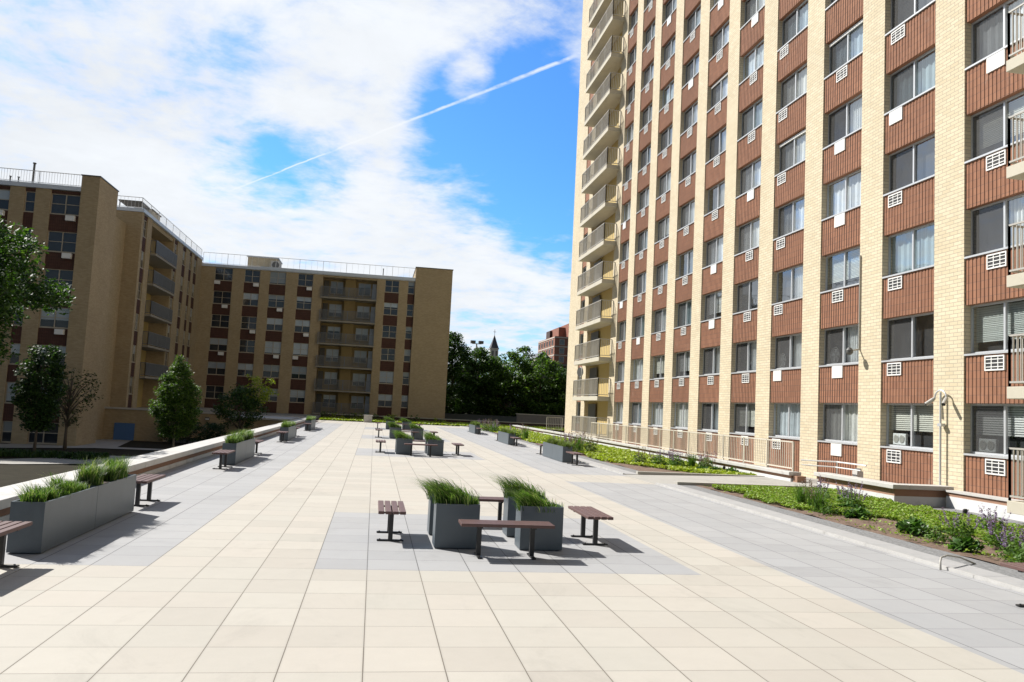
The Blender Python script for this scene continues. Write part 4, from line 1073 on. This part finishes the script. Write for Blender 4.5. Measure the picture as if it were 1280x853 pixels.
MB().box(-2, 25.4, 124, 132, -1.9, 3.6).build('wall', M['dark_brick'], t, t.location); MB().box(-2.2, 25.45, 123.8, 132.2, 3.6, 3.85).build('roof', M['roofing'], t, t.location)
for i in range(5): MB().box(3+i*4.2, 6+i*4.2, 123.93, 124, -.8, 2.2).build('backdrop_panel', M['frame_dark'], t, t.location)
t = thing('gable_house', (35, 172, 0), 'pale gabled house with dark roof below the red brick block', 'house')
MB().box(33.4, 36.4, 168, 176, -2, 12.8).build('wall', M['stone_band'], t, t.location)
c = MB(); n = len(c.v); c.v += [(33.2, 167.8, 12.8), (36.6, 167.8, 12.8), (34.9, 167.8, 14.3), (33.2, 176.2, 12.8), (36.6, 176.2, 12.8), (34.9, 176.2, 14.3)]
c.f += [(0, 1, 2), (3, 5, 4), (0, 2, 5, 3), (1, 4, 5, 2), (0, 3, 4, 1)]; c.m += [0]*5; c.build('roof', M['slate_roof'], t, t.location)
MB().box(34.5, 35.3, 167.95, 168, 11.4, 12.4).build('window', M['dark'], t, t.location)

# ================================================================== trees
rnd = lambda k: max(.06, math.sin(math.pi*min(1, k*.9+.1))**.7)
G = 'trees at the far end of the plaza'
specs = [((9.7, 104, -1), 3.3, 12.0, 'dark leafy tree at the corner of the low brick building'),
         ((13.4, 106, -1), 4.0, 10.6, 'dark tree beneath the light mast'),
         ((17.2, 105, -1), 4.6, 10.3, 'broad dark tree in front of the church spire'),
         ((21.4, 104, -1), 4.6, 10.0, 'bushy tree left of the dark grey building'),
         ((25.0, 107, -1), 3.8, 8.6, 'small dark tree against the dark grey building'),
         ((15.4, 116, -1), 5.0, 10.6, 'tree behind the mast and the spire tree')]
for (x, y, z), R, H, lab in specs:
    make_tree('leafy_tree', (x, y, z), lab, 'tree', G, lambda k, R=R: R*rnd(k), (1.2, H), 210, .95, 95, .33, M['lf_mid'] if x in (17.2, 21.4) else M['lf_darkmid'], .26, M['bark'], limbs=9)  # shade over most of these trees is put into a darker leaf colour
make_tree('leafy_tree', (30.6, 168, -2), 'distant rounded green tree beside the pale gabled house', 'tree', G, lambda k: 3.4*rnd(k), (9, 17.2), 50, 1.0, 40, .5, M['lf_mid'], .3, M['bark'], limbs=5)
egg = lambda k: (1.0 if k < .34 else max(.03, 1-((k-.34)/.66)**1.75))*min(1, .5+k*1.9)
make_tree('egg_tree', (-10.5, 46, CZ), 'egg shaped green tree on a slim trunk standing in the courtyard', 'tree', None, lambda k: 1.22*egg(k), (1.45, 5.75), 440, .30, 640, .11, M['lf_mid'], .065, M['bark_pale'], limbs=10)
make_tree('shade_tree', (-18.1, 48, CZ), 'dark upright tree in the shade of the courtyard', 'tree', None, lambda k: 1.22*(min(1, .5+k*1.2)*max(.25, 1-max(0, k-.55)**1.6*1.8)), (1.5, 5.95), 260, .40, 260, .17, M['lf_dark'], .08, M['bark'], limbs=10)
make_tree('bare_tree', (-18.5, 53.6, CZ), 'thin spreading dark tree with sparse leaves by the tan pier', 'tree', None, lambda k: 1.9*min(1, .25+k*1.1)*max(.35, 1-max(0, k-.6)), (1.5, 5.0), 150, .36, 90, .15, M['lf_olive'], .10, M['bark'], stretch=(1.0, 1), limbs=34)
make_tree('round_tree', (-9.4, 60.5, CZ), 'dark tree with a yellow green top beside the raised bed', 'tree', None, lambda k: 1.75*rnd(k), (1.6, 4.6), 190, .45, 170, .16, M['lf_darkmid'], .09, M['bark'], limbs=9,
          extra=([(1.3+random.uniform(-.9, .9), random.uniform(-1.2, .5), random.uniform(3.4, 5.2)) for _ in range(44)], [.38]*44, M['lf_yellow']))
make_tree('maple_tree', (-13.5, 25.6, CZ), 'large leafy tree reaching in at the left edge over the courtyard', 'tree', None, lambda k: 3.9*rnd(k)*(.88+.12*math.sin(k*19)), (4.3, 9.7), 330, .68, 460, .13, M['lf_maple'], .20, M['bark'], stretch=(1.0, .9), limbs=16)

# shrubs in the courtyard
def shrub(name, loc, r, h, label, mat, group, n=26, per=480, leaf=.11):
    cs = [(random.uniform(-r, r), random.uniform(-r, r), random.uniform(.15, h)) for _ in range(n)]
    P = clump_cloud(cs, [.26*random.uniform(.7, 1.2)]*n, per); P[:, 2] = np.abs(P[:, 2])
    t = thing(name, loc, label, 'shrub', group); quads('foliage', leaf_quads(P, leaf), mat, t)
    mb = MB()
    for c in cs[:5]: mb.tube([(0, 0, 0), (c[0]*.5, c[1]*.5, c[2]*.6), c], [.03, .02, .008], 5)
    mb.build('stem', M['bark'], t); return t
for i, (x, y) in enumerate(((-15.0, 64.6), (-13.7, 64.2), (-12.5, 64.8), (-11.5, 62.6))):
    shrub('shrub', (x, y, CZ), .85, 1.6, ['dark shrub at the end of the shrub row nearest the blue door', 'second dark shrub from the blue door', 'third dark shrub from the blue door', 'dark shrub closest to the raised bed'][i], M['lf_dark'], 'dark shrubs at the courtyard end', 75)
for i, (x, y) in enumerate(((-22.6, 60.8), (-20.9, 61.2), (-19.9, 61.6))):
    shrub('shrub', (x, y, CZ), .5, .75, ['low dark shrub left of the two below the tan pier', 'low dark shrub between its two neighbours below the tan pier', 'low dark shrub closest to the blue door path'][i], M['lf_dark'], 'low shrubs below the tan pier', 18)
P = np.c_[RNG.uniform(-22, -14.4, 220), RNG.uniform(46.4, 48.6, 220), np.full(220, CZ+.02)]; P = P[(P[:, 1] > 46.4)]
hv = blades(P, 3000, .42, (0, 0), .12, .05, .8)
tag(link('ground_cover', blade_mesh('ground_cover', hv, M['lf_dark'])), 'low dark ground cover round the shaded courtyard tree', 'ground cover', kind='stuff')

# ================================================================== planters and benches on the plaza
def planter_mesh(sx, sy, h, wall=.025):
    m = MB(); i = wall
    a = [(-sx/2, -sy/2), (sx/2, -sy/2), (sx/2, sy/2), (-sx/2, sy/2)]; b = [(-sx/2+i, -sy/2+i), (sx/2-i, -sy/2+i), (sx/2-i, sy/2-i), (-sx/2+i, sy/2-i)]
    for q in range(4):
        p, n = a[q], a[(q+1) % 4]; pi, ni = b[q], b[(q+1) % 4]
        m.quad((*p, .012), (*n, .012), (*n, h), (*p, h)); m.quad((*p, h), (*n, h), (*ni, h), (*pi, h)); m.quad((*pi, h), (*ni, h), (*ni, h-.12), (*pi, h-.12))
    m.quad((*a[3], .012), (*a[2], .012), (*a[1], .012), (*a[0], .012))
    m.box(-sx/2+.04, sx/2-.04, -sy/2+.04, sy/2-.04, 0, .0119)
    return mesh_of(m, 'planter_box', M['planter'])
def soil_mesh(sx, sy, h): return mesh_of(MB().quad((-sx/2+.02, -sy/2+.02, h-.06), (sx/2-.02, -sy/2+.02, h-.06), (sx/2-.02, sy/2-.02, h-.06), (-sx/2+.02, sy/2-.02, h-.06)), 'soil', M['soil'])
SQ, SQS = planter_mesh(.61, .42, .61), soil_mesh(.61, .42, .61)
LG, LGS = planter_mesh(.375, 1.845, .60), soil_mesh(.375, 1.845, .60)
def grass_sq(seed):
    """tall wind-bent tuft at the back left, shorter yellowing tuft at the front right"""
    global RNG; RNG = np.random.default_rng(seed); Vs = []
    for (x, y, h, lean, n, dr) in ((-.20, .08, .36, -.58, 130, .85), (-.10, .0, .38, -.52, 170, .9), (-.24, -.08, .28, -.45, 120, .85), (.02, .06, .32, -.50, 140, .8), (.06, -.08, .24, -.40, 120, .8), (.17, .04, .19, -.30, 100, .65), (.22, -.08, .13, -.12, 90, .6), (.12, -.13, .14, -.10, 80, .6), (-.08, -.14, .18, -.22, 90, .8)):
        Vs.append(blades(np.array([(x, y, .55)]), n, h*RNG.uniform(.9, 1.12), (lean, RNG.uniform(-.12, .12)), .046, .0095, dr, .6))
    return np.concatenate(Vs)
def grass_long(seed, dens=1.0, h=.285):
    """a row of mounded clumps of unequal height"""
    global RNG; RNG = np.random.default_rng(seed); Vs = []
    y = -.76
    while y < .86:
        hh = h*RNG.choice((.7, .85, 1.0, 1.15)); lx, ly = RNG.uniform(-.10, .10), RNG.uniform(-.2, .1)
        for _ in range(5):
            Vs.append(blades(np.array([(RNG.uniform(-.10, .10), y+RNG.normal(0, .055), .54)]), int(130*dens), hh*RNG.uniform(.75, 1.2), (lx+RNG.uniform(-.15, .15), ly+RNG.uniform(-.15, .15)), .035, .0075, RNG.uniform(.5, .95), .5))
        y += RNG.uniform(.26, .36)
    return np.concatenate(Vs)
GS = [blade_mesh('grass', grass_sq(s), M['lf_grass']) for s in (1, 2, 3)]
GSF = [blade_mesh('grass', grass_sq(s)[:], M['lf_grass']) for s in (4, 5)]
GL = [blade_mesh('grass', grass_long(s), M['lf_grass']) for s in (6, 7)]
GLR = [blade_mesh('grass', grass_long(s, .8, .30), M['lf_sedge']) for s in (8, 9)]
RNG = np.random.default_rng(99)
def planter(x, y, kind, gr, label, group, rz=0):
    t = thing('planter', (x, y, .002), label, 'planter', group)
    bx, so = (SQ, SQS) if kind == 's' else (LG, LGS)
    o = link('planter_box', bx, t, bevel=.004); link('soil', so, t)
    g = link('grass', gr, t); g.scale = (1, random.choice((1, 1, .95)), random.uniform(.9, 1.1))
    return t
cname = ['nearest', 'second nearest', 'third nearest', 'farthest']
cl_y = [11.28, 31.3, 44.3, 58.9]
for c, y0 in enumerate(cl_y):
    for ix, x in enumerate((1.24, 2.435)):
        for iy, dy in enumerate((.21, 1.33)):
            planter(x, y0+dy, 's', GS[(c+ix*2+iy) % 3] if c == 0 else random.choice(GS+GSF), f"square slate grass planter, {('front','back')[iy]} {('left','right')[ix]} of four in the {cname[c]} bench cluster", 'square planters in the bench clusters')
ln = ['nearest', 'second nearest', 'third nearest', 'farthest']
LP = [10.38, 23.75, 37.75, 51.2]
for i, y0 in enumerate(LP):
    for j in range(2):
        planter(-3.925, y0+.925+j*1.855, 'l', GL[j], f"long slate grass planter, {('near','far')[j]} half of the {ln[i]} pair along the parapet", 'long planters along the parapet')
RP = [30.25, 42.95, 57.6]
rn = ['nearest', 'middle', 'farthest']
for i, y0 in enumerate(RP):
    for j in range(2):
        planter(7.40, y0+.925+j*1.855, 'l', GLR[j], f"long slate grass planter, {('near','far')[j]} half of the {rn[i]} pair beside the green bed", 'long planters along the sedum bed')

def make_bench():
    t = thing('bench', (0, 0, 0), 'bench', 'bench', 'slatted benches on the plaza')
    L, W, n = 1.25, .385, 4; sw = (W-.018*(n-1))/n
    for i in range(n):
        x = -W/2 + i*(sw+.018); MB().box(x, x+sw, -L/2, L/2, .408, .45).build('slat', M['slat'], t, bevel=.006)
    for s_ in (-1, 1):
        y = s_*.36; m = MB()
        m.box(-.032, .032, y-.03, y+.03, .02, .39); m.box(-W/2+.03, W/2-.03, y-.025, y+.025, .388, .4075)
        o = m.build('leg', M['black_metal'], t)
        f = MB(); f.box(-.19, .19, y-.028, y+.028, .004, .022)
        f.tube([(-.15, y, .022), (-.15, y, .032)], .012, 6).tube([(.15, y, .022), (.15, y, .032)], .012, 6).build('foot_plate', M['black_metal'], o)
    return t
bench0 = make_bench(); used = [False]
def bench(x, y, rz, label):
    o = bench0 if not used[0] else copy_tree(bench0); used[0] = True
    o.location = (x, y, .002); o.rotation_euler = (0, 0, rz); o['label'] = label
for c, y0 in enumerate(cl_y):
    bench(1.84, y0-.50, math.pi/2, f"brown slatted bench on the near side of the {cname[c]} planter cluster")
    bench(1.84, y0+2.32, math.pi/2, f"brown slatted bench on the far side of the {cname[c]} planter cluster")
    bench(.345, y0+.90, 0, f"brown slatted bench left of the {cname[c]} planter cluster")
    bench(3.38, y0+.93, 0, f"brown slatted bench right of the {cname[c]} planter cluster")
for i, y0 in enumerate(LP):
    bench(-3.87, y0-1.10, 0, f"brown slatted bench before the {ln[i]} long planter along the parapet")
    bench(-3.87, y0+4.75, 0, f"brown slatted bench after the {ln[i]} long planter along the parapet")
for i, y0 in enumerate(RP):
    bench(7.42, y0-1.05, 0, f"brown slatted bench before the {rn[i]} long planter beside the sedum bed")
    bench(7.42, y0+4.75, 0, f"brown slatted bench after the {rn[i]} long planter beside the sedum bed")
bench(7.58, 7.95, 0, 'brown slatted bench cut by the right edge beside the near bed')

# ================================================================== planting beds
def scatter_cover(n, x0, x1, y0, y1, keep, size, z, hump=.05):
    X = RNG.uniform(x0, x1, n); Y = RNG.uniform(y0, y1, n); k = keep(X, Y); X, Y = X[k], Y[k]
    Z = z + hump*(.5+.5*np.sin(X*3.1+np.sin(Y*2.3)*1.4)*np.sin(Y*2.7+1)) + RNG.random(len(X))*.07
    return leaf_quads(np.c_[X, Y, Z], size, up=.7, jitter=.5, aspect=.75)
wob = lambda Y: .35*np.sin(Y*1.3)+.25*np.sin(Y*2.9+1)+.12*np.sin(Y*6.1)
V = scatter_cover(120000, 9.3, 13.25, 8.6, 22.2, lambda X, Y: (X > 9.35+1.75*np.clip(1-((Y-13.4)/3.6)**2, 0, 1)+.7*wob(Y)) & (Y < 21.75) & (X < 13.1+.15*np.sin(Y*4)), .055, .02, .07)
V2 = scatter_cover(9000, 9.3, 12.5, 8.6, 22.2, lambda X, Y: (X < 11.2+wob(Y)) & (X > 9.3) & (Y < 21.75) & (np.sin(X*7+Y*5)*np.sin(Y*4.3) > .12), .05, .02, .05)
tag(quads('ground_cover', np.concatenate([V, V2]), M['lf_sedum']), 'bright green low ground cover in the near bed by the corner wall', 'ground cover', kind='stuff')
V = scatter_cover(60000, 9.15, 13.0, 26.0, 75, lambda X, Y: (X > 9.25+.25*wob(Y)+np.clip((31-Y)*.45, 0, 3.2)), .13, .03, .06)
tag(quads('ground_cover', V, M['lf_sedum_far']), 'yellow green low ground cover in the far bed below the tower railing', 'ground cover', kind='stuff')
V = scatter_cover(26000, -4.9, 20, 76.3, 84.3, lambda X, Y: X > -99, .22, .04, .08)
tag(quads('ground_cover', V, M['lf_sedum_far']), 'strip of low green planting at the far end of the plaza', 'ground cover', kind='stuff')

def herb_mesh(seed, r, h, spikes, flower, leafm, n=340, leaf=.07, blade=False):
    global RNG; RNG = np.random.default_rng(seed)
    parts = []
    if blade: fo = blade_mesh('foliage', blades(np.array([(0, 0, 0), (r*.3, .05, 0), (-r*.3, -.05, 0)]), n, h, (0, 0), r*.28, .012, .5), leafm)
    else:
        d = rand_unit(n)*(RNG.random(n)**.5)[:, None]; d[:, 2] = np.abs(d[:, 2]); P = d*np.array([r, r, h*.8]); P[:, 2] += .03
        o = quads('foliage', leaf_quads(P, leaf, .5), leafm); fo = o.data; bpy.data.objects.remove(o)
    fl = None
    if spikes:
        Q = []
        for _ in range(spikes):
            a = RNG.random()*6.28; q = r*math.sqrt(RNG.random())*1.0; x, y = q*math.cos(a), q*math.sin(a)
            lx, ly = x*.35, y*.35; z0 = h*.55; z1 = h*(.95+.45*RNG.random()); m = 34
            k = RNG.random(m)
            Q.append(np.c_[x+lx*k+RNG.normal(0, .008, m), y+ly*k+RNG.normal(0, .008, m), z0+(z1-z0)*k])
        o = quads('blossoms', leaf_quads(np.concatenate(Q), .030, .3), flower); fl = o.data; bpy.data.objects.remove(o)
    return fo, fl
SALV = [herb_mesh(s, .26, .42, 16, M['flower'], M['lf_herb']) for s in (21, 22)]
SALVD = [herb_mesh(s, .26, .44, 14, M['flower_dry'], M['lf_sedge']) for s in (23,)]
HOST = [herb_mesh(s, .26, .24, 0, None, M['lf_hosta'], 130, .16) for s in (24, 25)]
TUFT = [herb_mesh(s, .22, .32, 0, None, M['lf_herb'], 260, .06) for s in (26, 27)]
REED = [herb_mesh(s, .16, .50, 5, M['flower_dry'], M['lf_herb'], 150, .06, True) for s in (28,)]
RNG = np.random.default_rng(5)
def herb(kind, x, y, sc, name, label, group):
    fo, fl = kind; t = thing(name, (x, y, .03), label, 'plant', group, random.uniform(0, 6)); t.scale = (sc, sc, sc)
    link('foliage', fo, t)
    if fl: link('blossoms', fl, t)
    return t
near = 'purple flowering clumps in the near bed'
pos = [('near the kerb at the right edge', 9.75, 11.0, .95), ('right at the edge behind the low bench end', 10.35, 11.4, .95), ('in the thick of the right hand flower patch', 10.5, 12.2, 1.0), ('left of the right hand flower patch', 10.4, 13.0, 1.0), ('at the back of the bed before the gravel', 11.9, 14.0, .95),
       ('below the corner of the white capped wall', 11.4, 18.0, 1.1), ('in front of the white capped corner wall, left clump', 11.1, 18.8, 1.1), ('beside the corner wall, lowest clump', 11.0, 17.2, 1.0)]
for lab, x, y, sc in pos: herb(SALV[int(x*10) % 2], x, y, sc, 'flowering_plant', 'green clump with purple flower spikes ' + lab, near)
for lab, x, y in (('nearest the kerb', 9.62, 11.9), ('in the middle of the bare mulch', 10.0, 13.7), ('beside a second leafy plant in the mulch', 10.25, 14.1), ('at the left end of the bare mulch', 10.15, 15.7), ('under the purple spikes by the corner wall', 10.6, 16.8)):
    herb(HOST[int(y*10) % 2], x, y, 1.05, 'leafy_plant', 'dark broad leafed plant ' + lab, 'broad leafed plants in the near bed')
for lab, x, y in (('alone in the mulch near the kerb', 9.75, 12.75), ('in front of the purple spikes', 9.75, 16.2), ('at the right edge of the picture', 9.5, 10.6), ('amid the right hand flower patch', 10.8, 12.2)):
    herb(TUFT[int(y*10) % 2], x, y, 1.0, 'bushy_plant', 'light green bushy tuft ' + lab, 'bushy tufts in the near bed')
for lab, x, y in (('at the left end of the purple flowers', 9.9, 17.0), ('left of the tallest spikes by the walkway kerb', 10.0, 17.7), ('close to the gravel before the corner wall', 9.75, 16.5)):
    herb(REED[0], x, y, 1.05, 'tall_plant', 'tall thin stemmed plant ' + lab, 'tall stems in the near bed')
far_pos = [(10.3, 30.3), (10.9, 29.8), (11.4, 29.2), (11.9, 29.0), (12.3, 28.6), (12.6, 29.3), (11.6, 30.0)]
for i, (x, y) in enumerate(far_pos):
    herb((SALVD+SALV+REED)[i % 4], x, y, 1.25, 'flowering_plant', ['mauve flowering clump at the left end of the row by the far bed kerb', 'second mauve clump from the left in the far bed row', 'third mauve clump from the left in the far bed row', 'fourth mauve clump from the left in the far bed row', 'mauve clump near the wall end of the far bed row', 'mauve clump against the terrace wall in the far bed', 'tall mauve clump behind the far bed row'][i], 'flowering clumps in the far bed')
for i, (x, y) in enumerate(((12.2, 27.6), (12.7, 27.2), (11.9, 28.0))):
    herb(HOST[i % 2], x, y, 1.0, 'leafy_plant', ['dark leafy plant in the far bed corner, middle of three', 'dark leafy plant in the far bed corner nearest the wall', 'dark leafy plant in the far bed corner left of two others'][i], 'leafy plants in the far bed corner')
# taller mixed planting behind the right hand planters
for i, (x, y) in enumerate(((8.9, 36.0), (9.5, 36.8), (9.1, 38.0), (9.8, 38.6), (10.2, 37.4), (9.4, 49.5), (9.0, 51.0), (9.3, 62.0), (8.9, 63.5), (9.6, 65.0), (9.1, 66.5))):
    herb((SALVD+[REED[0]]+SALV)[i % 4], x, y, 1.7, 'flowering_plant', f"tall dusky clump behind the {'nearest' if i < 5 else 'middle' if i < 7 else 'farthest'} right hand planter, {['first','second','third','fourth','fifth','first','second','first','second','third','fourth'][i]} from the camera", 'dusky clumps behind the right hand planters')
for i, (x, y) in enumerate([(-4.3+1.0*j+random.uniform(-.3, .3), 80+random.uniform(-1.5, 2)) for j in range(5)] + [(6.4, 79), (4.0, 80), (1.6, 79.5)]):
    shrub('low_shrub', (x, y, .05), .5, .7, ['small shrub at the left end of the far lawn', 'second small shrub from the left on the far lawn', 'third small shrub from the left on the far lawn', 'fourth small shrub from the left on the far lawn', 'small shrub beside the white utility box', 'small shrub right of the farthest planter cluster', 'small shrub behind the farthest planter cluster', 'small shrub left of the farthest planter cluster'][i], M['lf_yellow'] if i % 2 else M['lf_mid'], 'small shrubs on the far lawn', 14, 200, .14)

# small fittings
t = thing('hose_pipe', (8.1, 10.5, 0), 'bent dark pipe hooked over the kerb of the near bed', 'pipe')
MB().tube([(8.02, 10.4, .0), (8.03, 10.42, .11), (8.09, 10.48, .16), (8.28, 10.6, .17), (8.6, 10.74, .12), (8.9, 10.8, .02)], .014, 8).build('pipe', M['grey_rail'], t, t.location, smooth=True)
for (x, y, lab) in ((12.75, 28.0, 'small black garden light beside the terrace wall in the far bed'), (13.1, 16.2, 'small black garden light in the gravel behind the near bed')):
    t = thing('garden_light', (x, y, .02), lab, 'garden light', 'garden lights in the beds')
    MB().tube([(0, 0, 0), (0, 0, .10)], .02, 8).build('stake', M['black_metal'], t); MB().tube([(0, 0, .10), (0, 0, .2), (0, 0, .22)], [.05, .055, .03], 12).build('lamp_head', M['black_metal'], t)
bpy.context.view_layer.update()
